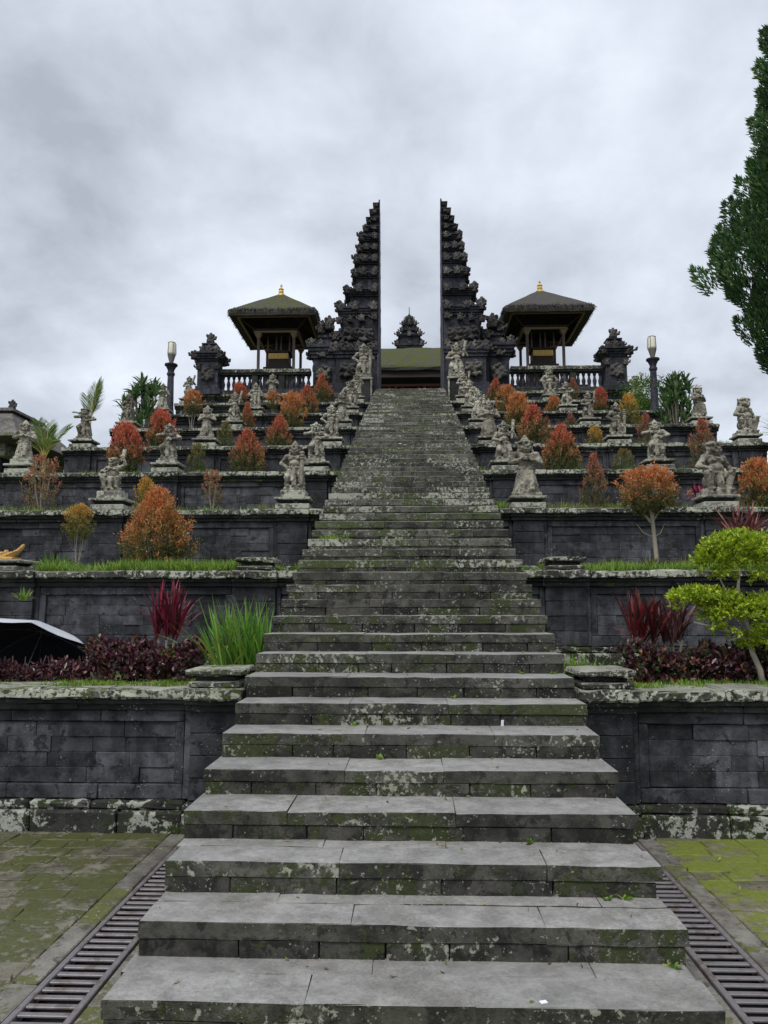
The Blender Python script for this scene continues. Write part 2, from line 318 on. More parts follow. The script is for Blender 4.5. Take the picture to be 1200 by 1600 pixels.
def blades(name, pos, dirs, ln, wd, cols, mat, bend=.5, seg=3, tipcol=None, flat=None):
    """long strips that start along dirs and droop under their weight"""
    n = len(pos); d = unit(dirs); ln = np.broadcast_to(ln, n)[:, None]; wd = np.broadcast_to(wd, n)[:, None]; bend = np.broadcast_to(bend, n)[:, None]
    if flat is None: s = unit(np.cross(d, RNG.normal(size=(n, 3))))
    else: s = unit(flat)
    V = np.empty((n, 2 * seg + 1, 3)); p = pos.copy(); dd = d.copy()
    for k in range(seg):
        t = k / seg; w_ = wd * (.55 + .9 * t * (1 - t) * 2 if k else .55) * .5
        V[:, 2 * k] = p + s * w_; V[:, 2 * k + 1] = p - s * w_
        p = p + dd * ln / seg; dd = unit(dd + np.array([0, 0, -1.]) * bend * (k + 1) / seg)
    V[:, 2 * seg] = p
    F = []; i = np.arange(n)[:, None] * (2 * seg + 1)
    for k in range(seg - 1):
        F += [i + [[2 * k, 2 * k + 1, 2 * k + 3]], i + [[2 * k, 2 * k + 3, 2 * k + 2]]]
    F.append(i + [[2 * seg - 2, 2 * seg - 1, 2 * seg]])
    c = np.repeat(np.clip(cols, 0, 1)[:, None], 2 * seg + 1, 1).astype(float)
    if tipcol is not None:
        t = (np.arange(2 * seg + 1) // 2 / seg)[None, :, None]; c = c * (1 - t) + np.asarray(tipcol)[None, None] * t
    return fmesh(name, V.reshape(-1, 3), np.concatenate(F), c.reshape(-1, 3), 0, mat)
def pick(cols, n, jit=.25):
    c = np.array(cols)[RNG.integers(0, len(cols), n)]; return c * (1 + RNG.uniform(-jit, jit, (n, 1))) * (1 + RNG.uniform(-.08, .08, (n, 3)))
def sphere_dirs(n): return unit(RNG.normal(size=(n, 3)))

# ------------------------------------------------------------------ sculpted shapes
def sculpt(name, prims, voxel, mat, amp=.0, freq=20, target=None):
    bm = bmesh.new()
    for p in prims:
        k = p[0]
        if k == 'e':
            g = bmesh.ops.create_icosphere(bm, subdivisions=2, radius=1)['verts']; c, r = Vector(p[1]), p[2]
            rot = Euler(p[3]).to_matrix() if len(p) > 3 else Matrix.Identity(3)
            for v in g: v.co = rot @ Vector((v.co.x * r[0], v.co.y * r[1], v.co.z * r[2])) + c
        elif k == 'c':
            a, b, r1, r2 = Vector(p[1]), Vector(p[2]), p[3], p[4]; L = (b - a).length
            q = Vector((0, 0, 1)).rotation_difference((b - a).normalized()).to_matrix()
            g = bmesh.ops.create_icosphere(bm, subdivisions=2, radius=1)['verts']
            for v in g:
                z = v.co.z
                v.co = q @ (v.co * r1) + a if z <= 0 else q @ (v.co * r2) + b
        elif k == 'b':
            g = bmesh.ops.create_cube(bm, size=1)['verts']; c, r = Vector(p[1]), p[2]
            rot = Euler(p[3]).to_matrix() if len(p) > 3 else Matrix.Identity(3)
            for v in g: v.co = rot @ Vector((v.co.x * r[0] * 2, v.co.y * r[1] * 2, v.co.z * r[2] * 2)) + c
    me = bpy.data.meshes.new('tmp'); bm.to_mesh(me); bm.free()
    o = bpy.data.objects.new('tmp', me); COL.objects.link(o)
    md = o.modifiers.new('r', 'REMESH'); md.mode = 'VOXEL'; md.voxel_size = voxel
    dg = bpy.context.evaluated_depsgraph_get(); m2 = bpy.data.meshes.new_from_object(o.evaluated_get(dg)); m2.name = name
    bpy.data.objects.remove(o); bpy.data.meshes.remove(me)
    if amp:
        nv = [v.normal.copy() for v in m2.vertices]
        for v, n in zip(m2.vertices, nv):
            c = v.co; h = mnoise.noise(c * freq) + .6 * mnoise.noise(c * freq * 2.3)
            v.co = c + n * (h * amp)
    m2.materials.clear(); m2.materials.append(mat); m2.shade_smooth(); return m2

# ================================================================== SETTING
D1, RUN, H1, RISE = 6.5, 2.76, 1.147, 1.1014
def dlev(k): return D1 + RUN * (k - 1)
def zlev(k): return H1 + RISE * (k - 1)
HALF = 8.2                                  # half width of the terraced mound
XS = (1.85, 4.81, 7.75)                     # statue axes
ST_W = 1.298; ST_D0 = 3.456; ST_T = .3936; ST_R = .1575; ST_N = 63
Z9 = zlev(9)

g = MB(); g.v = [(-900, -300, -.16), (900, -300, -.16), (900, 1500, -.16), (-900, 1500, -.16)]; g.f = [(0, 1, 2, 3)]
tag(part('ground', g.mesh('ground', M['ground'])), kind='structure')
# paved court before the stairs; the drains are gaps in it
def slab_part(name, lo, hi, mat, kind='structure', parent=None):
    return tag(part(name, MB().box(lo, hi).mesh(name, mat), parent), kind=kind)
slab_part('court_bed', (-8, 1.9, -.155), (8, 6.45, -.085), M['joint'])
slab_part('court_paving', (-9, -6, -.15), (9, 1.9, -.006), M['pave'])
for s in (-1, 1):
    xs_ = sorted((s * 4.95, s * 9))
    slab_part('court_paving', (xs_[0], 1.9, -.15), (xs_[1], 6.45, -.008), M['pave'])
for s in (-1, 1):
    pv = bpy.data.objects.new('pavement', None); COL.objects.link(pv); pv.location = (s * 3.2, 4, 0); tag(pv, kind='structure')
    mat = M['pave'] if s < 0 else M['pavemoss']
    y = 1.92; row = 0
    while y < 6.4:
        dy = random.uniform(.15, .19)
        for a, b in split(1.93 - (row % 2) * .0, 4.93, .22, .40):
            if row % 2: a, b = a + .0, b
            lo = (min(s * a, s * b) + .001, y + .001, -.09); hi = (max(s * a, s * b) - .001, min(y + dy, 6.42) - .001, random.uniform(-.005, .002))
            blk(pv, 'paving_stone', lo, hi, mat, .007, jit=.004)
        y += dy; row += 1
    # kerb strips on both sides of the drain
    for a, b, zz in ((1.785, 1.925, .004), (1.30, 1.475, -.01)):
        for y0, y1 in split(1.92, 6.36, .5, .8):
            blk(pv, 'kerb_stone', (min(s * a, s * b) + .002, y0 + .004, -.14), (max(s * a, s * b) - .002, y1 - .004, zz), M['strip'], .006, jit=.002)
    slab_part('drain_bed', (min(s * 1.475, s * 1.785) + .003, 1.9, -.157), (max(s * 1.475, s * 1.785) - .003, 6.4, -.078), M['pit'])  # shallow bed, its dark colour replaces the shade of a deep channel
    gr = thing('drain_grate', 'rusty slotted iron drain grate along the %s foot of the stairs' % ('left' if s < 0 else 'right'), 'drain grate', (s * 1.63, 4.2, 0), group='drain grates')
    for q in (1, -1):
        xo = 1.63 + q * .134
        part('frame', MB().box((-.017, -2.25, -.05), (.017, 2.1, .001)).mesh('frame', M['grate'], .004), gr, (s * (xo - 1.63), 0, 0))
    bm_ = MB().box((-.117, -.016, -.015), (.117, .016, -.003)).mesh('bar', M['grate'], .003)
    y = -2.2
    while y < 2.05:
        part('bar', bm_, gr, (0, y, random.uniform(-.003, .001))); y += .078

# terraces: earth beds, one above the other
for k in range(1, 10):
    y1 = dlev(k + 1) + .3 if k < 9 else 75
    hx = HALF - .12 - .004 * k
    if k == 9: hx = HALF + .4
    slab_part('terrace_bed', (-hx, dlev(k) + .2, -.1 if k < 9 else zlev(8) - .5), (hx, y1, zlev(k) - .035), M['earth'])

# ------------------------------------------------------------------ staircase
stair = thing('stone_staircase', 'long straight mossy stone staircase climbing to the split gate', 'staircase', (0, ST_D0, 0))
cm = MB()
for i in range(ST_N):
    y0 = i * ST_T + .035; z1 = (i + 1) * ST_R - .03
    hw = ST_W - .035
    n = len(cm.v); cm.v += [(-hw, y0, z1 - ST_R - .02), (hw, y0, z1 - ST_R - .02), (hw, y0, z1), (-hw, y0, z1), (hw, y0 + ST_T, z1), (-hw, y0 + ST_T, z1)]
    cm.f += [(n, n + 1, n + 2, n + 3), (n + 3, n + 2, n + 4, n + 5)]
    for sx in (-1, 1):
        m_ = len(cm.v); x = sx * hw; cm.v += [(x, y0, -.1), (x, y0 + ST_T, -.1), (x, y0 + ST_T, z1), (x, y0, z1)]; cm.f.append((m_, m_ + 1, m_ + 2, m_ + 3))
part('core', cm.mesh('core', M['riser']), stair)
rs = random.Random(21)
for i in range(ST_N):
    yf = ST_D0 + i * ST_T; zt = (i + 1) * ST_R; zb = i * ST_R
    up = i >= 13
    th = .078 if not up else ST_R * .62
    lo, hi = (.6, 1.15) if i < 30 else (.55, 1.0)
    ov = rs.uniform(-.01, .008)
    mt = M['tread'] if not up else M['stepup']
    rows = [(yf - .012, yf + (.25 if i < 3 else ST_T + .03))]
    if i < 3: rows.append((yf + .25, yf + ST_T + .03))
    for ri, (ya, yb) in enumerate(rows):
        for a, b in split(-ST_W + rs.uniform(-.02, .012), ST_W + rs.uniform(-.012, .02), lo, hi, rs):
            drop = rs.uniform(0, .003) if rs.random() > .06 else rs.uniform(.004, .009)
            if ri == 0 and (a < -1.2 or b > 1.2) and rs.random() < (.4 if i < 14 else .75): mt_ = M['stepend'] if up else M['treadend']
            else: mt_ = mt
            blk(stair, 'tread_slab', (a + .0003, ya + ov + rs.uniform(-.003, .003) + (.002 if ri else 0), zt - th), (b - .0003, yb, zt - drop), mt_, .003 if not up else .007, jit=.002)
    if zt - th - zb > .03:
        for a, b in split(-ST_W + rs.uniform(-.012, .012), ST_W + rs.uniform(-.012, .012), .28 if i < 20 else .5, .62 if i < 20 else 1.1, rs):
            blk(stair, 'riser_block', (a + .003, yf - .008 + ov + rs.uniform(-.003, .006), zb - .03), (b - .003, yf + .2, zt - th - .002), M['riser'], .0045, jit=.002)

# ------------------------------------------------------------------ retaining walls
ORD = ['first', 'second', 'third', 'fourth', 'fifth', 'sixth', 'seventh', 'eighth', 'ninth']
SIDE = {-1: 'left', 1: 'right'}
def make_wall(k, s):
    d = dlev(k); zt = zlev(k); zb = 0 if k == 1 else zlev(k - 1) - .03; H = zt - zb
    xi, xo = ST_W + .045, HALF
    wl = thing('terrace_wall', '%s dark volcanic stone retaining wall from the ground, %s of the stairs' % (ORD[k - 1], SIDE[s]), 'wall', (s * 4.5, d, zb), group='terrace retaining walls')
    def B(name, a, b, y0, y1, z0, z1, mat, bev=.009, jit=0): return blk(wl, name, (min(s * a, s * b), y0, z0), (max(s * a, s * b), y1, z1), mat, bev, 0, jit)
    fine = k <= 4
    view = {1: 4.2, 2: 5.6, 3: 6.9}.get(k, 99)
    yb = dlev(k) + .62
    B('core', xi + .02, xo - .02, d + .075, yb, zb - .05, zt - .07, M['mould'], .004)
    pils = [(x - .27, x + .27) for x in XS]
    if k == 1: pils[0] = (1.36, 1.84)
    # courses that run the full length and break forward at the pilasters
    segs = []; x = xi
    for a, b in pils:
        if a > x: segs.append((x, a, 0))
        segs.append((a, b, 1)); x = b
    if x < xo: segs.append((x, xo, 0))
    for a, b, p in segs:
        f = d - (.055 if p else 0)
        if p:
            pz = zb + (.24 if fine else .1); ncp = 4 if fine else 2; hp = (zt - .192 - pz) / ncp
            for c_ in range(ncp): B('pilaster_block', a + .03, b - .03, f + .004 + random.uniform(-.003, .003), d + .09, pz + c_ * hp + .0008, pz + (c_ + 1) * hp - .0008, M['pilaster'], .006)
            B('pilaster_edge', a - .028, a + .03, d + .003, d + .09, zb + .24, zt - .19, M['wall'], .008)
            B('pilaster_edge', b - .03, b + .028, d + .003, d + .09, zb + .24, zt - .19, M['wall'], .008)
        ln = (.45, .8) if fine else (.7, 1.2)
        sub = split(a, b, *ln) if not p else [(a, b)]
        e = .004 if p else 0
        for u, v in sub:
            B('cap_slab', u + .002 - e * 2, v - .002 + e * 2, f - .105 + random.uniform(-.008, .008), d + .42, zt - .09 - e, zt + random.uniform(-.008, .004) + e, M['cap'], .014, .004)
        for u, v in (split(a, b, .7, 1.3) if not p else [(a, b)]):
            B('moulding', u, v, f - .06, d + .1, zt - .135 - e, zt - .093 - e, M['mould'], .008)
            B('moulding', u, v, f - .028, d + .1, zt - .19 - e, zt - .139 - e, M['mould'], .008)
        if fine and a < view:
            for u, v in split(a, b, .35, .75):
                B('base_block', u + .003, v - .003, f - .085 + random.uniform(-.008, .008), d + .1, zb - .06, zb + .16, M['base'], .014, .004)
            for u, v in split(a, b, .5, .9):
                B('base_moulding', u + .002, v - .002, f - .045 + random.uniform(-.004, .004), d + .1, zb + .163, zb + .235, M['base'], .016, .003)
        else:
            B('base_block', a, b, f - .08, d + .1, zb - .06, zb + .17, M['base'], .014)
        if not p:
            # frame round a recessed panel of coursed blocks
            zf0, zf1 = zb + .24, zb + .355; zc0, zc1 = zt - .285, zt - .193
            aa, bb = a + .03, b - .03
            wide = b - a > .7
            for u, v in split(aa, bb, .6, 1.0):
                B('band_block', u + .002, v - .002, d + .012 + random.uniform(-.004, .004), d + .09, zc0, zc1, M['wall'], .007)
                if k <= 3: B('band_block', u + .002, v - .002, d + .004 + random.uniform(-.004, .004), d + .09, zf0, zf1, M['wall'], .007)
            if k > 3: zf1 = zb + .2
            if wide:
                for u in (aa, bb - .075): B('frame_stone', u, u + .075, d + .009, d + .09, zf1 + .002, zc0 - .002, M['wall'], .007)
                aa += .078; bb -= .078
            hgt = zc0 - zf1 - .012
            if fine and a < view:
                nc = 4; ch = hgt / nc
                for c in range(nc):
                    for u, v in split(aa, bb, .22, .5):
                        B('wall_block', u + .0015, v - .0015, d + .040 + random.uniform(-.010, .008), d + .1, zf1 + .006 + c * ch + .001, zf1 + .006 + (c + 1) * ch - .001, M['wall'], .0035)
            else:
                for u, v in split(aa, bb, 1.0, 1.8):
                    B('wall_block', u + .002, v - .002, d + .045, d + .1, zf1 + .006, zc0 - .006, M['wall'], .006)
    # return along the outer flank
    for z0, z1, off, mt in ((zb - .05, zb + .16, .085, 'base'), (zb + .16, zt - .19, 0, 'wall'), (zt - .19, zt - .094, .05, 'mould'), (zt - .09, zt, .1, 'cap')):
        B('flank', xo - .3 , xo + off, d + .43, d + RUN + .3, z0 + .003, z1 - .003, M[mt], .01)
    if k <= 2:
        # bare pedestal on the first pilaster
        c = 1.60 if k == 1 else 1.85
        B('pedestal', c - .22, c + .22, d - .13, d + .36, zt + .006, zt + .055, M['cap'], .012)
        B('pedestal', c - .17, c + .17, d - .08, d + .31, zt + .057, zt + .10, M['mould'], .01)
        B('pedestal', c - .24, c + .24, d - .15, d + .38, zt + .10, zt + .155, M['cap'], .014)
    return wl
for k in range(1, 10):
    for s in (-1, 1): make_wall(k, s)

# ------------------------------------------------------------------ guardian statues
def fig(pose):
    p = []
    e = lambda c, r, *a: p.append(('e', c, r) + a); c = lambda a, b, r1, r2: p.append(('c', a, b, r1, r2))
    # rocky foot
    p.append(('b', (0, 0, .03), (.19, .155, .035)))
    for i in range(9):
        a = i * .7; e((.15 * math.cos(a), .11 * math.sin(a), .07), (.06, .055, .05))
    dz = -.13 if pose in ('squat', 'demon') else 0
    tz = lambda z: z + dz
    if pose in ('squat', 'demon'):
        for s in (-1, 1):
            c((s * .07, 0, .27), (s * .19, -.10, .31), .075, .065); c((s * .19, -.10, .31), (s * .14, -.09, .10), .06, .045)
            e((s * .15, -.13, .09), (.045, .075, .03)); e((s * .19, -.11, .32), (.06, .06, .055))
        e((0, .03, .22), (.16, .11, .13)); c((0, -.09, .3), (0, -.13, .1), .05, .06)
    elif pose == 'robe':
        c((0, .02, .12), (0, 0, .44), .165, .11)
        for i in range(9):
            a = -.2 - i * .34; c((.17 * math.cos(a), .02 + .17 * math.sin(a), .08), (.11 * math.cos(a), .11 * math.sin(a), .42), .028, .018)
        e((0, -.1, .30), (.05, .07, .16)); c((.05, -.15, .38), (.04, -.19, .12), .03, .045)
        for i in range(7): e((.13 * math.cos(i * .9 + 3.3), .13 * math.sin(i * .9 + 3.3), .17 + .02 * (i % 2)), (.05, .045, .05))
    else:
        k1 = -.12 if pose != 'dance' else -.17
        for s in (-1, 1):
            kn = (s * .125, -.07 if s > 0 else k1, .27 if not (pose == 'dance' and s < 0) else .33)
            c((s * .065, 0, .43), kn, .082, .066); c(kn, (s * .105, -.05, .11), .06, .045); e((s * .11, -.1, .095), (.045, .08, .03))
            for q in range(3): e((s * .105, -.06, .13 + .03 * q), (.055, .055, .012))
        c((0, -.085, .42), (.01, -.13, .13), .045, .06); c((0, -.1, .36), (-.03, -.135, .2), .035, .04)
        e((0, .05, .27), (.14, .08, .19))
        for s in (-1, 1): c((s * .11, .02, .4), (s * .15, .03, .16), .05, .06)
    # trunk
    e((0, -.02, tz(.46)), (.125, .10, .06)); e((0, -.035, tz(.53)), (.115, .10, .09)); e((0, 0, tz(.64)), (.135, .09, .085))
    for i in range(10):
        a = i * .628; e((.118 * math.cos(a), -.01 + .10 * math.sin(a), tz(.455)), (.028, .026, .024))
    for i in range(7):
        a = math.pi + .35 + i * .41; e((.095 * math.cos(a), -.01 + .085 * math.sin(a), tz(.70 - .035 * math.sin(i * .52))), (.022, .02, .02))
    for s in (-1, 1): e((s * .055, -.075, tz(.645)), (.05, .03, .04)); e((s * .15, 0, tz(.685)), (.06, .055, .05))
    # head
    hz = tz(.80); hx = .0 if pose != 'dance' else -.015
    c((hx, 0, tz(.70)), (hx, -.01, hz), .058, .055); e((hx, -.02, hz), (.088, .088, .092))
    e((hx, -.115, hz - .002), (.02, .028, .024)); e((hx, -.1, hz - .045), (.052, .028, .02)); e((hx, -.085, hz - .075), (.042, .03, .022))
    for s in (-1, 1):
        e((hx + s * .036, -.097, hz + .025), (.021, .018, .019)); e((hx + s * .038, -.096, hz + .05), (.032, .018, .010), (0, s * .3, 0))
        e((hx + s * .052, -.08, hz - .018), (.03, .026, .026)); e((hx + s * .09, -.005, hz), (.022, .03, .042)); e((hx + s * .098, -.005, hz - .055), (.026, .026, .03))
        e((hx + s * .025, -.112, hz - .055), (.008, .01, .018))
        c((hx + s * .09, .04, hz + .03), (hx + s * .13, .03, hz + .09), .03, .014)
    for i in range(11):
        a = i * .571; e((hx + .092 * math.cos(a), -.012 + .09 * math.sin(a), hz + .072), (.026, .026, .024))
    e((hx, .0, hz + .085), (.088, .085, .03))
    if pose in ('robe', 'club', 'akimbo'):
        e((hx, .005, hz + .12), (.066, .064, .03)); e((hx, .01, hz + .15), (.046, .045, .028)); e((hx, .012, hz + .178), (.026, .026, .028))
    elif pose == 'dance': e((hx, .03, hz + .12), (.05, .05, .045)); e((hx, .04, hz + .15), (.03, .03, .03))
    else: e((hx, .02, hz + .10), (.06, .06, .035))
    c((hx, .06, hz + .02), (0, .09, tz(.5)), .075, .07)
    # arms
    def arm(s, el, ha, r=1):
        sh = (s * .155, 0, tz(.675)); c(sh, el, .047, .042); c(el, ha, .042, .033)
        e(ha, (.036, .034, .036))
        v = (Vector(ha) - Vector(el)).normalized(); u = v.orthogonal().normalized()
        for q in range(4):
            b = Vector(ha) + u * (.027 * (q - 1.5)); c(tuple(b), tuple(b + v * .035), .012, .010)
        t_ = Vector(ha) + Vector((-s * .02, -.02, .015)); c(ha, tuple(t_ + v * .015), .013, .010)
        for m_ in (.35, .8): e(tuple(Vector(el).lerp(Vector(ha), m_)), (.047, .047, .016))
        e(tuple(Vector(sh).lerp(Vector(el), .5)), (.054, .054, .02))
    if pose == 'akimbo':
        arm(-1, (-.26, .02, .56), (-.135, -.07, .46)); arm(1, (.235, -.03, .555), (.155, -.13, .53)); c((.15, -.15, .10), (.16, -.145, .72), .032, .048)
        for q in range(3): e((.155, -.148, .62 + .05 * q), (.058, .056, .014))
    elif pose == 'robe':
        arm(-1, (-.215, -.02, .545), (-.045, -.145, .60)); arm(1, (.215, -.02, .545), (.045, -.145, .585))
    elif pose == 'squat':
        arm(-1, (-.265, .0, .42), (-.19, -.15, .37)); arm(1, (.265, .0, .42), (.19, -.15, .37))
    elif pose == 'demon':
        arm(-1, (-.28, -.02, .48), (-.12, -.12, .46)); arm(1, (.27, .0, .62), (.235, -.05, .79)); c((.235, -.06, .70), (.235, .02, .93), .03, .05)
    elif pose == 'dance':
        arm(-1, (-.275, -.02, .66), (-.10, -.13, .655)); arm(1, (.27, -.01, .60), (.085, -.145, .53))
    elif pose == 'club':
        arm(-1, (-.235, .0, .55), (-.09, -.14, .50)); arm(1, (.26, -.02, .60), (.19, -.10, .72)); c((.17, -.13, .55), (.23, .0, .98), .028, .05)
    return p
POSES = ['akimbo', 'robe', 'squat', 'demon', 'dance', 'club']
FIG = {}
for i, q in enumerate(POSES):
    FIG[q] = sculpt('figure', fig(q), .0095, M['statue'], .003, 34)
    zz = max(v.co.z for v in FIG[q].vertices); FIG[q]['h'] = zz
DESC = {'akimbo': 'stone guardian with upright club', 'robe': 'robed stone figure with clasped hands', 'squat': 'squatting stone guardian statue',
        'demon': 'crouching stone guardian with raised club', 'dance': 'stone guardian with elbows spread', 'club': 'stone guardian with shouldered club'}
pl_low = MB().box((-.27, -.235, 0), (.27, .235, .085)).mesh('plinth_base', M['plinth'], .012, rough=.006)
pl_mid = MB().frus((-.2, -.17), (.2, .17), (-.255, -.22), (.255, .22), 0, .06).mesh('plinth_neck', M['mould'], .008)
pl_slab = MB().box((-.29, -.25, 0), (.29, .25, .045)).mesh('plinth_slab', M['plinth'], .012, rough=.006)
pl_up = MB().box((-.2, -.17, 0), (.2, .17, .10)).mesh('plinth_block', M['plinth'], .012, rough=.008)
POSN = {0: 'nearest the stairs', 1: 'second from stairs', 2: 'outermost'}
def statue(k, s, j, pose, h, rz=0, upb=.10):
    t = thing('guardian_statue', '%s, %s ledge up, %s, %s' % (DESC[pose], ORD[k - 1], SIDE[s], POSN[j]), 'statue', (s * XS[j], dlev(k) + .13, zlev(k) + .004), 0, 'guardian statues on the terrace ledges')
    part('plinth_base', pl_low, t); part('plinth_neck', pl_mid, t, (0, 0, .085)); part('plinth_slab', pl_slab, t, (0, 0, .145))
    z = .19
    if upb: part('plinth_block', pl_up, t, (0, 0, .187), scale=(1.0, 1, upb / .1)); z = .185 + upb
    sc = h / FIG[pose]['h']
    part('figure', FIG[pose], t, (0, 0, z - .004), (0, 0, rz), (sc * (1.12 if pose == 'robe' else 1.02), sc * 1.05, sc))
    return t
SPEC = {  # level: six figures, left outer .. right outer : (side, axis, pose, height, turn, plinth block)
 3: [(-1, 1, 'demon', .72, -.2, .12), (-1, 0, 'akimbo', .84, 0, .12), (1, 0, 'robe', 1.02, .1, .0), (1, 1, 'squat', .90, .35, .0)],
 4: [(-1, 2, 'robe', .84, .3, .1), (-1, 1, 'dance', .80, 0, .06), (-1, 0, 'dance', .80, .1, .06), (1, 0, 'club', .86, 0, .0), (1, 1, 'dance', .84, -.2, .0)],
 5: [(-1, 2, 'dance', .82, .1, .04), (-1, 1, 'robe', .80, 0, .06), (-1, 0, 'akimbo', .86, .1, .0), (1, 0, 'robe', .95, 0, .0), (1, 1, 'akimbo', .84, .2, .0), (1, 2, 'squat', .92, .5, .0)],
 6: [(-1, 2, 'akimbo', .82, -.1, .05), (-1, 1, 'club', .82, 0, .08), (-1, 0, 'robe', .88, 0, .0), (1, 0, 'akimbo', .90, 0, .0), (1, 1, 'club', .80, .1, .0), (1, 2, 'robe', .95, .5, .0)],
 7: [(-1, 2, 'robe', .84, 0, .04), (-1, 1, 'akimbo', .82, 0, .04), (-1, 0, 'squat', .85, 0, .04), (1, 0, 'dance', .88, 0, .0), (1, 1, 'dance', .80, 0, .0)],
 8: [(-1, 2, 'club', .84, 0, .05), (-1, 1, 'robe', .84, 0, .08), (-1, 0, 'akimbo', .9, 0, .0), (1, 0, 'club', .92, 0, .0), (1, 1, 'squat', .86, 0, .10), (1, 2, 'demon', .86, .3, .0)]}
for k, lst in SPEC.items():
    for s, j, pose, h, rz, ub in lst: statue(k, s, j, pose, h, rz, ub)
# gate wardens at the head of the stairs, on framed pedestals
for s in (-1, 1):
    y0 = dlev(9) - .95; z0 = zlev(8)
    t = thing('gate_warden_statue', 'tall standing stone warden on a pale framed pedestal, %s of the stair head' % SIDE[s], 'statue', (s * 1.72, y0, z0), 0, 'wardens of the split gate')
    part('pedestal', MB().box((-.28, -.24, -.1), (.28, .42, 1.28)).mesh('pedestal', M['mould'], .01), t)
    fm = MB()
    for x in (-.33, .27): fm.box((x, -.30, -.05), (x + .06, -.235, 1.28))
    fm.box((-.36, -.31, 1.283), (.36, -.1, 1.36)); fm.box((-.34, -.305, -.1), (.34, -.22, -.052))
    part('pedestal_frame', fm.mesh('pedestal_frame', M['plinth'], .012), t)
    part('plinth_block', pl_up, t, (0, .02, 1.285), scale=(1.25, 1.2, 1.3))
    part('figure', FIG['akimbo' if s < 0 else 'club'], t, (0, .02, 1.41), (0, 0, -.1 * s), (1.5, 1.42, 1.36))

# ------------------------------------------------------------------ split gate
def karang(seed, spread=1.0):
    """carved leaf-and-face corner ornament, about .4 high, facing -y and curling outward along +x"""
    r = random.Random(seed); p = []
    p.append(('b', (0, 0, .05), (.13, .10, .05)))
    p.append(('e', (0, -.02, .15), (.12, .10, .10))); p.append(('e', (0, 0, .26), (.085, .08, .09)))
    for s in (-1, 1):
        p.append(('e', (s * .05, -.10, .17), (.03, .025, .03))); p.append(('e', (s * .09, -.05, .10), (.05, .06, .045)))
        p.append(('c', (s * .07, 0, .20), (s * .12, -.03, .25), .06, .05)); p.append(('e', (s * .12, -.04, .28), (.05, .05, .045)))
    p.append(('e', (0, -.12, .12), (.03, .03, .03))); p.append(('e', (0, -.09, .07), (.07, .03, .022)))
    p.append(('c', (0, 0, .28), (.01, .02, .36), .075, .045))
    p.append(('c', (.08, -.04, .1), (.19 * spread, -.06, .12), .045, .04)); p.append(('c', (.19 * spread, -.06, .12), (.22 * spread, -.07, .20), .05, .04))
    for i in range(7): p.append(('e', (r.uniform(-.12, .12), r.uniform(-.12, -.04), r.uniform(.04, .3)), (.03, .03, .03)))
    return p
KAR = [sculpt('antefix', karang(i, 1 + .25 * (i % 2)), .017, M['carve'], .010, 24) for i in range(3)]
def medal(seed):
    r = random.Random(seed); p = [('b', (0, .02, .2), (.2, .05, .17))]
    for i in range(26):
        a = r.uniform(0, 6.28); q = r.uniform(.03, .2); p.append(('e', (q * math.cos(a), -.03 - r.uniform(0, .05), .2 + q * math.sin(a)), (r.uniform(.025, .06),) * 3))
    for i in range(5): p.append(('c', (0, -.04, .2), (.2 * math.cos(i * 1.25), -.05, .2 + .2 * math.sin(i * 1.25)), .04, .025))
    return p
MED = [sculpt('relief', medal(i), .018, M['carve'], .008, 24) for i in range(2)]
GY = 29.64; GIN = 1.245
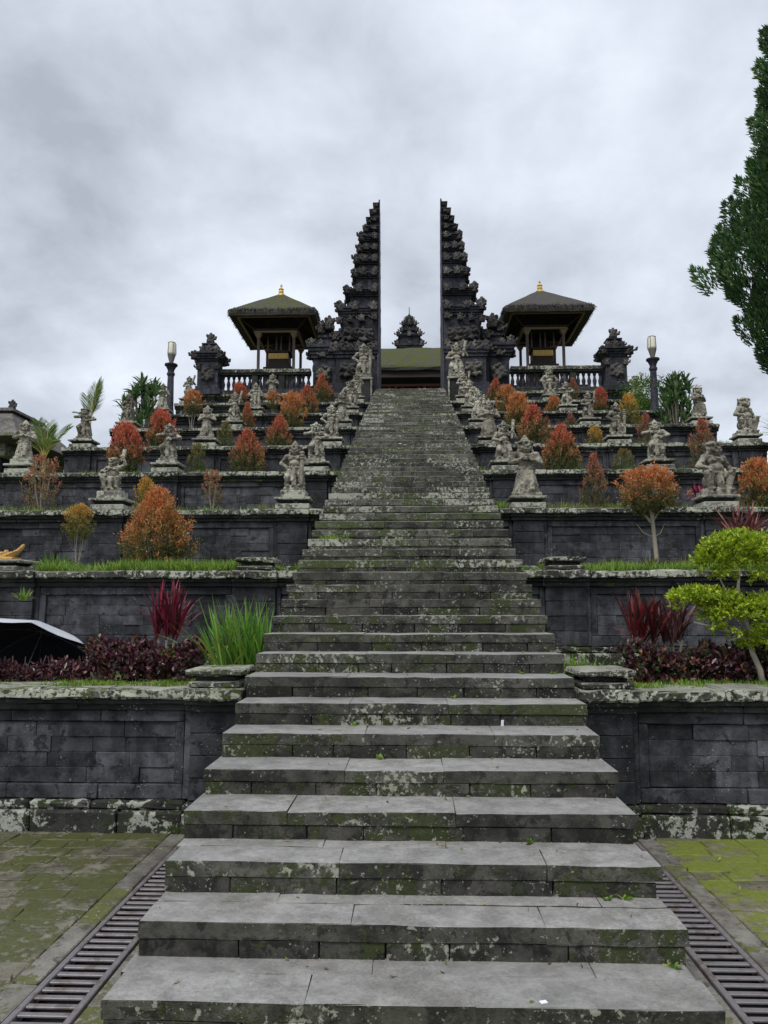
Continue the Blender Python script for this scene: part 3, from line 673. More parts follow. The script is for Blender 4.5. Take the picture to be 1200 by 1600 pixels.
# z0, z1 of the shaft, shaft reach, cornice reach, top of cornice
TIER = [(1.75, 3.05, 1.42, 1.62, 3.42), (3.42, 3.92, 1.12, 1.36, 4.20), (4.20, 4.72, .90, 1.07, 4.96), (4.96, 5.32, .80, 1.00, 5.55), (5.55, 5.85, .70, .90, 6.06),
        (6.06, 6.34, .60, .82, 6.54), (6.54, 6.80, .48, .66, 6.98), (6.98, 7.22, .37, .53, 7.38), (7.38, 7.60, .26, .40, 7.76), (7.76, 7.95, .15, .26, 8.08)]
for s in (-1, 1):
    G = thing('split_gate_half', '%s half of the tall black split gate tower at the stair head' % SIDE[s], 'gate', (s * GIN + .03, GY, Z9), 0, 'halves of the split gate')
    def gb(m, u0, u1, v, z0, z1, f=0):           # box reaching from the flat inner face outward
        a, b = sorted((s * u0, s * u1)); m.box((a, -v, z0), (b, v, z1))
    def cornice(m, u, v, u2, z0, z1, n=4):
        for i in range(n):
            q = (i + 1) / n; gb(m, .004 * i, u + (u2 - u) * q ** .8, v + (u2 - u) * q ** .8, z0 + (z1 - z0) * i / n, z0 + (z1 - z0) * (i + 1) / n - .002)
    vd = lambda u: .30 + u * .55
    # foot of the tower
    m = MB(); gb(m, 0, 1.78, 1.36, -.6, .18); gb(m, 0, 1.72, 1.31, .182, .34); gb(m, 0, 1.62, 1.22, .342, 1.35)
    for i in range(3): gb(m, 0, 1.62 + .05 * (i + 1), 1.22 + .05 * (i + 1), 1.352 + i * .13, 1.352 + (i + 1) * .13 - .003)
    part('tower_base', m.mesh('tower_base', M['gate'], .012), G)
    # lower flanking wing
    m = MB(); gb(m, 1.7, 2.78, .80, -.6, .2); gb(m, 1.7, 2.70, .73, .202, .4); gb(m, 1.65, 2.58, .62, .402, 1.55)
    for i in range(4): gb(m, 1.6, 2.60 + .055 * (i + 1), .64 + .05 * (i + 1), 1.552 + i * .13, 1.552 + (i + 1) * .13 - .003)
    gb(m, 1.3, 2.30, .5, 2.08, 2.42); gb(m, 1.3, 2.42, .56, 2.422, 2.55); gb(m, 1.3, 2.2, .42, 2.552, 2.75)
    part('wing', m.mesh('wing', M['gate'], .012), G)
    def orn(u, v, z, sc, rz=0, kind=None, sz=1):
        o = part('antefix', random.choice(KAR) if kind is None else kind, G, (s * u, v, z), (0, 0, rz), (s * sc * random.uniform(.92, 1.1), sc, sc * sz * random.uniform(.9, 1.12))); return o
    # wing ornaments
    for u, z, sc in ((2.66, 2.05, .95), (2.30, 2.06, .8), (2.28, 2.6, 1.0), (1.95, 2.72, 1.45), (1.72, 2.3, 1.1)): orn(u, -.55, z, sc, -.3 * s)
    orn(2.74, -.35, 1.6, .95, -.9 * s); orn(2.2, -.68, 1.58, .9); orn(1.85, -.7, 1.75, 1.0); orn(2.55, .3, 2.05, .9, -2 * s)
    for u, z, sc, md in ((2.15, .62, 1.5, 0), (1.15, .55, 1.6, 1), (.45, 1.0, .9, 0), (2.5, .1, .9, 1)):
        part('relief', MED[md], G, (s * u, -(.62 if u > 1.7 else 1.22) - .02, z), (0, 0, 0), (s * sc, sc, sc))
    for u in (.25, .75, 1.2, 1.6): orn(u, -1.25, 1.58, 1.1, -.15 * s); orn(u - .1, -1.2, 2.9 - .1 * u, .8, 0)
    for u, z, sc in ((.5, 2.0, 1.5), (1.05, 2.05, 1.5)): part('relief', MED[1], G, (s * u, -vd(1.42) - .03, z), scale=(s * sc, sc, sc))
    orn(1.66, -.9, 1.7, 1.1, -.8 * s); orn(1.70, -.2, 1.7, 1.0, -1.5 * s)
    for i, (z0, z1, u, uc, zc) in enumerate(TIER):
        m = MB(); v = vd(u); gb(m, 0, u, v, z0 - .05, z1); cornice(m, u, v, uc, z1 + .001, zc)
        gb(m, 0, u + .05, v + .05, z0 - .02, z0 + .07)
        ti = part('tier', m.mesh('tier', M['gate'], .008), G)
        h = min(1.0, (zc - z0) * .95); sc = (.80 + .72 * h) * (1.0 if i < 6 else .82 - .06 * (i - 6))
        vo = v + (uc - u) * .75
        orn(uc - .14, -vo + .10, zc - .20, sc * .86, -.75 * s)
        orn(min(.17, uc * .4), -vo + .02, zc - .16, sc * .62, 0)
        if uc > .85: orn(uc * .55, -vo + .03, zc - .15, sc * .66, 0)
        if i < 8: orn(uc - .07, vo - .08, zc - .10, sc * .9, -2.4 * s); orn(uc - .03, 0, zc - .14, sc * .7, -1.57 * s)
        if i < 5: orn(min(.13, uc * .4), -v - .05, z0 + .02, sc * .55, 0); orn(u - .05, -v - .03, z0 - .02, sc * .62, -.6 * s)
    m = MB(); a = sorted((0, s * .10)); n_ = len(m.v)
    m.frus((a[0], -.14), (a[1], .14), (min(0, s * .03), -.03), (max(0, s * .03), .03), 8.08, 8.46)
    part('spire', m.mesh('spire', M['gate'], .006), G)
    # flat inner face: one slab cut to the stepped outline
    pr = [(1.30, -.55), (1.30, 1.75)]
    for z0, z1, u, uc, zc in TIER: pr += [(vd(u), z0), (vd(u), z1), (vd(u) + uc - u - .02, zc - .02)]
    pr += [(.10, 8.08), (.03, 8.44)]
    m = MB(); ol = [(-v, z) for v, z in pr] + [(v, z) for v, z in reversed(pr)]; n_ = len(ol)
    m.v = [(-s * .016, y, z) for y, z in ol] + [(s * .03, y, z) for y, z in ol]
    m.f = [tuple(range(n_)), tuple(reversed(range(n_, 2 * n_)))] + [(i, (i + 1) % n_, n_ + (i + 1) % n_, n_ + i) for i in range(n_)]
    part('inner_face', m.mesh('inner_face', M['innerface']), G)

# ------------------------------------------------------------------ balustrades and corner towers
bal_prof = [(.075, 0), (.075, .05), (.045, .08), (.07, .20), (.078, .28), (.05, .38), (.038, .43), (.062, .50), (.07, .56), (.07, .60)]
balm = MB().lathe(bal_prof, 10).mesh('baluster', M['gate'], smooth=False)
for s in (-1, 1):
    y0 = dlev(9) + .1
    bl = thing('balustrade', 'black stone balustrade in front of the %s thatched pavilion' % SIDE[s], 'balustrade', (s * 5.4, y0, Z9), 0, 'balustrades on the top terrace')
    xa, xb = 3.75, 7.4
    part('plinth_course', MB().box((-1.75, -.16, -.02), (1.75, .16, .16)).mesh('plinth_course', M['mould'], .01), bl, (s * .175, 0, 0))
    for q in split(-1.75, 1.75, .7, 1.0): blk(bl, 'rail_slab', (s * 5.575 + q[0] + .002, y0 - .2, Z9 + .845), (s * 5.575 + q[1] - .002, y0 + .2, Z9 + .99), M['cap'], .014, jit=.004)
    part('rail_moulding', MB().box((-1.75, -.15, .765), (1.75, .15, .843)).mesh('rail_moulding', M['mould'], .01), bl, (s * .175, 0, 0))
    n = 17
    for i in range(n):
        x = -1.66 + 3.32 * i / (n - 1)
        if i in (6, 11): part('pier', MB().box((-.12, -.12, .16), (.12, .12, .765)).mesh('pier', M['mould'], .01), bl, (s * .175 + x, 0, 0)); continue
        part('baluster', balm, bl, (s * .175 + x, 0, .162), (0, 0, random.uniform(0, 1)))
    T = thing('corner_tower', 'carved black stone corner tower at the %s end of the balustrade' % SIDE[s], 'tower', (s * 7.78, y0 + .05, Z9), 0, 'corner towers of the top terrace')
    m = MB(); m.box((-.52, -.45, -.05), (.52, .45, .16)); m.box((-.46, -.4, .162), (.46, .4, .30)); m.box((-.40, -.36, .302), (.40, .36, 1.28))
    part('shaft', m.mesh('shaft', M['gate'], .012), T)
    m = MB()
    for i in range(4): e = .04 + .055 * i; m.box((-.40 - e, -.36 - e, 1.283 + .085 * i), (.40 + e, .36 + e, 1.283 + .085 * (i + 1) - .003))
    part('cornice', m.mesh('cornice', M['gate'], .012), T)
    m = MB(); m.box((-.34, -.3, 1.62), (.34, .3, 1.80)); m.box((-.24, -.22, 1.803), (.24, .22, 1.98)); m.box((-.29, -.27, 1.983), (.29, .27, 2.05)); m.box((-.14, -.14, 2.053), (.14, .14, 2.2))
    part('crown', m.mesh('crown', M['gate'], .012), T)
    for x in (-.5, .5):
        for y in (-.42, .42): part('antefix', KAR[(x > 0) * 1], T, (x * .96, y, 1.34), (0, 0, -.5 if x > 0 else .5), ((1.15 if x > 0 else -1.15), 1.15, .95))
    for x, y, z, sc in ((-.27, -.22, 1.68, .75), (.27, -.22, 1.68, .75), (0, -.05, 2.12, 1.05), (0, -.3, 1.66, .8)): part('antefix', KAR[2], T, (x, y, z), (0, 0, 0), (sc, sc, sc))
    for x in (-.36, .36): part('antefix', KAR[0], T, (x, -.36, .95), (0, 0, 0), (.7 if x > 0 else -.7, .7, .8))
    part('relief', MED[0], T, (0, -.37, .5), scale=(1.2, 1, 1.2))

# ------------------------------------------------------------------ thatched pavilions beside the gate
def hip_roof(hx, hy, ze, zr, thick, ridge, mat, ns=14, flare=.10):
    """curved hip roof with a thick thatch edge; hx, hy half sizes, ze eave underside, zr top"""
    m = MB(); ring = 4 * ns
    def pt(i, f):
        side, q = divmod(i, ns); q = q / ns * 2 - 1
        rx = ridge + (hx - ridge) * f; ry = hy * f
        cor = 1 + .0 * abs(q)
        x, y = [(q * rx, -ry), (rx, q * ry), (-q * rx, ry), (-rx, -q * ry)][side]
        return x, y, abs(q)
    lv = [1, .97, .85, .7, .55, .4, .25, .12, .03]
    rows = []
    def row(f, z, jit=.0, lift=0):
        n = len(m.v)
        for i in range(ring):
            x, y, q = pt(i, f)
            m.v.append((x + random.uniform(-jit, jit), y + random.uniform(-jit, jit), z + lift * q ** 4 + random.uniform(-jit, jit)))
        rows.append(n)
    row(.80, ze + .10); row(.985, ze, .012); row(1.0, ze + thick * .55, .014)
    for f in lv:
        z = ze + thick + (zr - ze - thick) * ((1 - f) ** .93) - .03 * math.sin(math.pi * f); row(f if f < 1 else .985, z, .010)
    for a, b in zip(rows[:-1], rows[1:]):
        for i in range(ring): k = (i + 1) % ring; m.f.append((a + i, a + k, b + k, b + i))
    m.f.append(tuple(rows[-1] + i for i in range(ring)))
    return m.mesh('thatch_roof', mat)
for s in (-1, 1):
    cx, cy = s * 5.58, 31.75; hx, hy = 1.78, 2.15
    ze = 13.62 - Z9
    pv = thing('thatched_pavilion', 'small open pavilion with dark thatched hip roof %s of the split gate' % SIDE[s], 'pavilion', (cx, cy, Z9), 0, 'thatched pavilions flanking the gate')
    m = MB(); m.box((-1.5, -1.5, -.02), (1.5, 1.5, .62)); m.box((-1.58, -1.58, .622), (1.58, 1.58, .74)); m.box((-1.2, -1.25, .742), (1.2, 1.25, .95))
    part('stone_base', m.mesh('stone_base', M['gate'], .015), pv)
    rf = part('thatch_roof', hip_roof(hx, hy, ze - .06, ze + 1.72, .21, .05, M['thatchmoss'] if s < 0 else M['thatch']), pv)
    fn = 1500; q_ = RNG.uniform(-1, 1, fn); sd_ = RNG.integers(0, 4, fn); f_ = RNG.uniform(.93, 1.0, fn)
    fx = np.where(sd_ == 0, q_ * hx, np.where(sd_ == 1, hx, np.where(sd_ == 2, q_ * hx, -hx))) * f_; fy = np.where(sd_ == 0, -hy, np.where(sd_ == 1, q_ * hy, np.where(sd_ == 2, hy, q_ * hy))) * f_
    ou = np.stack([np.where(sd_ % 2, np.sign(fx), 0), np.where(sd_ % 2, 0, np.sign(fy)), np.full(fn, -.75)], 1) + RNG.normal(size=(fn, 3)) * .18
    part('thatch_fringe', blades('thatch_fringe', np.stack([fx, fy, ze + .16 + (1 - f_) * 2.2 + RNG.uniform(-.03, .03, fn)], 1), ou, RNG.uniform(.1, .24, fn), .03, pick([(.03, .028, .025), (.06, .055, .05), (.09, .085, .07)], fn), M['leaf'], .5, 2), rf)
    # boarded underside with rafters
    m = MB(); m.frus((-.35, -.45), (.35, .45), (-.2, -.25), (.2, .25), ze + .95, ze + 1.05); part('rafter_hub', m.mesh('rafter_hub', M['wood']), rf)
    raf = MB()
    for i in range(-6, 7):
        for sy in (-1, 1): raf.tube([(i * .27, sy * hy * .93, ze + .13), (i * .05, sy * .3, ze + 1.0)], .03, 4)
        for sx in (-1, 1): raf.tube([(sx * hx * .93, i * .32, ze + .13), (sx * .3, i * .05, ze + 1.0)], .03, 4)
    part('rafters', raf.mesh('rafters', M['wood']), rf)
    for nm, z, q, mt in (('eave_beam', ze - .02, .82, 'oldgold'), ('eave_beam', ze + .07, .84, 'wood'), ('ring_beam', ze - .42, .5, 'oldgold'), ('ring_beam', ze - .34, .52, 'wood')):
        m = MB(); bx, by = hx * q, hy * q; t = .045
        for sy in (-1, 1): m.box((-bx, sy * by - t, z), (bx, sy * by + t, z + .075))
        for sx in (-1, 1): m.box((sx * bx - t, -by + t, z + .001), (sx * bx + t, by - t, z + .074))
        part(nm, m.mesh(nm, M[mt], .006), pv)
    st = MB()
    for sx in (-1, 1):
        for sy in (-1, 1): st.tube([(sx * hx * .5, sy * hy * .5, ze - .3), (sx * hx * .82, sy * hy * .82, ze + .05)], .035, 5)
    part('struts', st.mesh('struts', M['wood']), pv)
    for sx in (-1, 1):
        for sy in (-1, 1):
            x, y = sx * .74, sy * .98
            po = part('post', MB().box((-.055, -.055, .62), (.055, .055, ze - .42)).mesh('post', M['paintwood'], .012), pv, (x, y, 0))
            part('post_capital', MB().frus((-.06, -.06), (.06, .06), (-.15, -.15), (.15, .15), ze - .62, ze - .43).mesh('post_capital', M['oldgold'], .01), po)
            part('post_foot', MB().frus((-.13, -.13), (.13, .13), (-.08, -.08), (.08, .08), .62, .82).mesh('post_foot', M['carve'], .01), po)
    # raised shrine seat inside, with gilded panel
    m = MB(); m.box((-.62, -.55, .953), (.62, .5, 1.95)); m.box((-.52, -.46, 1.953), (.52, .45, 2.1)); m.box((-.42, -.38, 2.103), (.42, .38, 2.62)); m.box((-.52, -.46, 2.623), (.52, .46, 2.69)); m.box((-.46, .36, 2.693), (.46, .44, 3.3))
    seat = part('shrine_seat', m.mesh('shrine_seat', M['wood'], .01), pv)
    gp = MB().box((-.42, -.05, 1.30), (.42, 0, 1.55))
    for i in range(7): gp.box((-.38 + i * .112, -.075, 1.33 + .02 * (i % 2)), (-.31 + i * .112, -.05, 1.52 - .02 * (i % 2)))
    part('gilded_panel', gp.mesh('gilded_panel', M['gold'], .012), seat, (0, -.385, 1.03))
    for x in (-.46, -.10, .10, .46): part('seat_post', MB().box((-.03, -.03, 2.69), (.03, .03, ze - .3)).mesh('seat_post', M['paintwood'], .006), seat, (x, -.36, 0))
    fz = ze + 1.66
    part('finial', MB().lathe([(.17, fz - .05), (.15, fz + .04), (.09, fz + .07), (.115, fz + .14), (.09, fz + .22), (.12, fz + .26), (.05, fz + .32), (.03, fz + .38), (.055, fz + .42), (.012, fz + .52)], 10).mesh('finial', M['gold']), pv)

# ------------------------------------------------------------------ hall and tower beyond the gate
hl = thing('thatched_hall', 'long low hall with green mossy thatch seen through the split gate', 'hall', (0, 37.2, Z9))
hz = 4.26 * 2.6 + EYE - Z9
m = MB(); pf = []
hw, hd = 4.6, 2.3; N_ = 24
lo_ = [(-hd, hz), (-hd - .04, hz + .12), (-hd + .05, hz + .24), (-1.5, hz + .75), (-.7, hz + 1.35), (0, hz + 1.85), (.7, hz + 1.35), (1.5, hz + .75), (hd, hz + .24), (hd, hz)]
for j in range(N_ + 1):
    x = -hw + 2 * hw * j / N_
    for y, z in lo_: m.v.append((x, y + random.uniform(-.02, .02), z + random.uniform(-.025, .025)))
n_ = len(lo_)
for j in range(N_):
    for i in range(n_): k = (i + 1) % n_; m.f.append((j * n_ + i, j * n_ + k, (j + 1) * n_ + k, (j + 1) * n_ + i))
m.f += [tuple(range(n_)), tuple(reversed(range(N_ * n_, N_ * n_ + n_)))]
part('thatch_roof', m.mesh('thatch_roof', M['thatchgreen']), hl)
part('floor_base', MB().box((-4.2, -1.9, -.1), (4.2, 1.9, .55)).mesh('floor_base', M['gate'], .02), hl)
part('rear_wall', MB().box((-4.1, 1.5, .55), (4.1, 1.75, hz)).mesh('rear_wall', M['wood']), hl)
part('eave_board', MB().box((-4.4, -2.18, hz - .32), (4.4, -2.10, hz - .02)).mesh('eave_board', M['wood']), hl)
part('tie_beam', MB().box((-4.3, -1.72, hz - .62), (4.3, -1.58, hz - .5)).mesh('tie_beam', M['redwood'], .01), hl)
for x in (-3.3, -2.0, -.68, .68, 2.0, 3.3):
    po = part('post', MB().box((-.05, -.05, .55), (.05, .05, hz - .6)).mesh('post', M['redwood'], .01), hl, (x, -1.65, 0))
    br = MB()
    for q in (-1, 1): br.tube([(0, 0, hz - 1.05), (q * .14, 0, hz - .85), (q * .33, 0, hz - .66)], [.03, .035, .05], 6)
    part('bracket', br.mesh('bracket', M['redwood']), po)
RS = .82
rt = thing('rear_shrine_tower', 'dark tiered stone shrine tower with thin spire behind the green thatched hall', 'tower', (-.05, 47.5, Z9))
zz = 9.6 * .0; m = MB(); m.box((-1.15, -1.15, 0), (1.15, 1.15, 6.0)); part('shaft', m.mesh('shaft', M['gate'], .02), rt)
def ztop(py, d): return at(643, py, d).z - Z9
zs = [ztop(y, 47.5) for y in (552, 543, 527, 519, 508, 503, 497)]
for (z0, z1, hw_) in ((zs[0] - .6, zs[1], 1.0), (zs[1], zs[2], .86), (zs[2], zs[3], .62), (zs[3], zs[4], .50), (zs[4], zs[5], .34), (zs[5], zs[6], .22)):
    hw_ *= RS; m = MB(); hgt = z1 - z0; m.box((-hw_ * .85, -hw_ * .85, z0 - .05), (hw_ * .85, hw_ * .85, z0 + hgt * .6))
    for i in range(3): m.box((-hw_ * (.88 + .07 * i),) * 2 + (z0 + hgt * (.6 + .13 * i) + .002,), (hw_ * (.88 + .07 * i),) * 2 + (z0 + hgt * (.6 + .13 * (i + 1)),))
    t_ = part('tier', m.mesh('tier', M['gate'], .015), rt)
    for sx in (-1, 1):
        for sy in (-1, 1): part('antefix', KAR[1], t_, (sx * hw_ * .98, sy * hw_ * .98, z1 - .16), (0, 0, 0), (sx * (.5 + .6 * hw_), .5 + .6 * hw_, .5 + .6 * hw_))
    part('antefix', KAR[0], t_, (0, -hw_, z1 - .16), scale=(.5 + .5 * hw_,) * 3)
tp = ztop(480, 47.5)
part('spire', MB().lathe([(.2, zs[6] - .02), (.14, zs[6] + .15), (.05, zs[6] + .24), (.025, zs[6] + .3), (.02, tp)], 8).mesh('spire', M['gate']), rt)

# ------------------------------------------------------------------ garden lamps
for s in (-1, 1):
    d = 23.9; z0 = zlev(7) - .03; X = gx(268 if s < 0 else 1022, d, z0 + 1.5)
    zt = at(268, 535, d).z - z0
    lp = thing('garden_lamp', 'dark stone lamp post with tall cream glass lamp, %s side' % SIDE[s], 'lamp', (X, d, z0), 0, 'garden lamps')
    c0 = zt - .98
    part('column', MB().lathe([(.2, 0), (.2, .12), (.15, .16), (.12, .5), (.10, c0 - .15), (.13, c0 - .12), (.13, c0 - .06), (.10, c0 - .03)], 12).mesh('column', M['gate']), lp)
    part('capital', MB().lathe([(.10, c0 - .03), (.11, c0 + .05), (.17, c0 + .17), (.21, c0 + .19), (.21, c0 + .24), (.12, c0 + .25)], 12).mesh('capital', M['gate']), lp)
    part('lamp_foot', MB().lathe([(.06, c0 + .25), (.075, c0 + .33), (.135, c0 + .55)], 10).mesh('lamp_foot', M['lampwood']), lp)
    gl = part('lamp_glass', MB().lathe([(.13, c0 + .552), (.14, c0 + .62), (.125, c0 + .92), (.115, c0 + .95)], 10).mesh('lamp_glass', M['lampglass'], smooth=True), lp)
    m = MB()
    for i in range(5):
        a = i * 1.2566 + .3; m.tube([(.138 * math.cos(a), .138 * math.sin(a), c0 + .55), (.145 * math.cos(a), .145 * math.sin(a), c0 + .62), (.13 * math.cos(a), .13 * math.sin(a), c0 + .93)], .010, 4)
    m.lathe([(.125, c0 + .951), (.13, c0 + .96), (.08, c0 + .985), (.02, c0 + 1.0)], 10)
    part('lamp_frame', m.mesh('lamp_frame', M['lampwood']), gl)

# ------------------------------------------------------------------ neighbouring shrine at the left edge
d = 24.5; zr = at(0, 642, d).z; xr = gx(25, d, zr)
sh = thing('side_shrine', 'weathered grey shrine roof with small finials at the left edge', 'shrine', (xr - 2.2, d, 0))
part('wall', MB().box((-2.2, -.9, -.1), (2.3, 2.6, zr - 1.3)).mesh('wall', M['gate'], .02), sh)
m = MB(); m.frus((-3.4, -2.2), (3.55, 3.6), (-3.3, -2.1), (3.45, 3.5), zr - 1.35, zr - 1.22); m.frus((-3.2, -2.0), (3.35, 3.4), (-2.2, -.3), (2.25, 1.7), zr - 1.218, zr - .12)
m.frus((-2.35, -.5), (2.4, 1.8), (-2.3, -.45), (2.35, 1.75), zr - .13, zr)
part('roof', m.mesh('roof', M['tile'], .02), sh)
for sx in (-1.9, 2.25): part('finial', KAR[2], sh, (sx, -.3, zr - .03), scale=(.75, .75, .85))
part('cornice', MB().box((-2.5, -1.2, zr - 1.75), (2.6, 2.9, zr - 1.353)).mesh('cornice', M['plinth'], .02), sh)

# ================================================================== PLANTS
PAL = {  # lower, middle, upper leaf colours
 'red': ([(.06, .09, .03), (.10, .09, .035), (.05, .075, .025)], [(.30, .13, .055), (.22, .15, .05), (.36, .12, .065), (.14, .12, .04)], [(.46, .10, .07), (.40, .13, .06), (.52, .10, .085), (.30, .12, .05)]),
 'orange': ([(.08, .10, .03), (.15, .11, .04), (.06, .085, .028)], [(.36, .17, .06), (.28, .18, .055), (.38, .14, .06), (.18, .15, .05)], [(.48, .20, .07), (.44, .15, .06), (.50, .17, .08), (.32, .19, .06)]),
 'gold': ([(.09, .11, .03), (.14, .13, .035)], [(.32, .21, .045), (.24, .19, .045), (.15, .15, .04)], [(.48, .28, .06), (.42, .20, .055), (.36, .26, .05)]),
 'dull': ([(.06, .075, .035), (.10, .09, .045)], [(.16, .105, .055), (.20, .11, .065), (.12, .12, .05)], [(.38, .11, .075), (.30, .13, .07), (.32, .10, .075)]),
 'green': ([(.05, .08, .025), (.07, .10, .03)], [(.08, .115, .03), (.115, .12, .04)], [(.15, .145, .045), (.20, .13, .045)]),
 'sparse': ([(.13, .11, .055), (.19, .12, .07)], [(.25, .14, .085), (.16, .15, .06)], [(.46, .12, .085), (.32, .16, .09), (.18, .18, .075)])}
def crown_mesh(name, shape, pal, nc=150, per=26, leaf=.052, z0=.06, holes=.0):
    """unit shrub crown: height 1, radius .5; leaf tufts set all through the shell"""
    P, Dd, C = [], [], []
    lo, mi, hi = PAL[pal]
    for i in range(nc):
        t = RNG.uniform(0, 1); a = RNG.uniform(0, 6.283)
        if shape == 'cone': r = .5 * min(1, max(0, 1.03 - t) ** .8 * 1.45) * min(1, t * 4 + .7)
        elif shape == 'egg': r = .5 * math.sqrt(max(0, 1 - ((t - .40) / .62) ** 2)) * (1.0 if t > .3 else .92)
        elif shape == 'ball': r = .5 * math.sqrt(max(0, 1 - ((t - .5) / .52) ** 2))
        else: r = .5 * math.sqrt(max(0, 1 - ((t - .35) / .70) ** 2))
        r *= 1 + .30 * mnoise.noise(Vector((math.cos(a) * 1.7, math.sin(a) * 1.7, t * 3.5 + nc * .013))); r *= 1.26 if RNG.random() < .09 else 1
        rr = r * (RNG.uniform(.55, 1.02) if RNG.random() > .25 else RNG.uniform(.1, .6))
        if holes and mnoise.noise(Vector((a * 1.3, t * 4, pal.__len__()))) > .25 - holes * .2: continue
        c = np.array([rr * math.cos(a), rr * math.sin(a), z0 + t * (.97 - z0)])
        out = np.array([math.cos(a) * .8, math.sin(a) * .8, .55 + t * .9]); out /= np.linalg.norm(out)
        n = int(per * RNG.uniform(.45, 1.5))
        k = RNG.uniform(0, 1, (n, 1)); pp = c + out * (k * .10 - .05) + RNG.normal(size=(n, 3)) * .022
        dd = unit(out + RNG.normal(size=(n, 3)) * .75)
        tt = t + RNG.normal() * .13 + (rr / .5 - .7) * .25 + k[:, 0] * .10
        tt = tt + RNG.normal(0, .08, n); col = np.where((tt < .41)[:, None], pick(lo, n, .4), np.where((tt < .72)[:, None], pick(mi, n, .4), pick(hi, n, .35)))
        P.append(pp); Dd.append(dd); C.append(col)
    P = np.concatenate(P); Dd = np.concatenate(Dd); C = np.concatenate(C); n = len(P)
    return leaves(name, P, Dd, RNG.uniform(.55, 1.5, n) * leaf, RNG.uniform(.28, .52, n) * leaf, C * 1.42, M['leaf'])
CROWN = {}
for key, shp, pal, nc, per, lf, hl_ in (('red', 'cone', 'red', 420, 26, .050, 0), ('red2', 'egg', 'red', 400, 26, .055, 0), ('orange', 'egg', 'orange', 400, 26, .055, 0), ('bigred', 'cone', 'orange', 800, 26, .038, 0),
                                   ('red3', 'cone', 'red', 380, 26, .055, .25), ('orange2', 'ball', 'orange', 380, 24, .055, .2), ('gold', 'egg', 'gold', 300, 22, .06, .5), ('dull', 'cone', 'dull', 330, 22, .052, .4), ('green', 'egg', 'green', 320, 24, .052, .2), ('sparse', 'egg', 'sparse', 220, 18, .05, .8), ('canopy', 'ball', 'orange', 420, 26, .048, 0)):
    CROWN[key] = crown_mesh('crown', shp, pal, nc, per, lf, .06, hl_)
def stems(seed, n=4, top=.7, trunk=.0):
    r = random.Random(seed); m = MB()
    for i in range(n):
        a = i * 6.28 / n + r.uniform(-.4, .4); q = r.uniform(.1, .26)
        m.tube([(.02 * math.cos(a), .02 * math.sin(a), -.03), (.35 * q * math.cos(a), .35 * q * math.sin(a), .2), (q * math.cos(a) * .8, q * math.sin(a) * .8, top * .6), (q * math.cos(a + .3), q * math.sin(a + .3), top * r.uniform(.85, 1.1))], [.022, .018, .012, .005], 5)
    return m.mesh('stem', M['barkdark'] if seed < 10 else M['bark'])
STEM = [stems(i, 3 + i % 3) for i in range(3)]; PALESTEM = stems(11, 4)
def bush(px, top, bot, wpx, level, d, key, label, lift=0.0, stem_h=None, cat='shrub', group='red tipped shrubs on the terraces'):
    z0 = zlev(level) - .03; X = gx(px, d, z0); zc = at(px, top, d); scale = abs(at(px + 10, 700, d).x - at(px, 700, d).x) / 10
    zt = zc.z - z0; wd = wpx * scale
    cb = max(0.0, at(px, bot, d).z - z0) if lift else 0
    t = thing('garden_tree' if cat == 'tree' else 'garden_shrub', label, cat, (X, d, z0), 0, group)
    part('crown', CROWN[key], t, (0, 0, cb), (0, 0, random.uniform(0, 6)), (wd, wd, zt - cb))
    part('stem', PALESTEM if lift or key == 'sparse' else random.choice(STEM), t, (0, 0, 0), (0, 0, random.uniform(0, 6)), (min(wd, .8), min(wd, .8), zt * (1 if lift or key == 'sparse' else .7)))
    return t
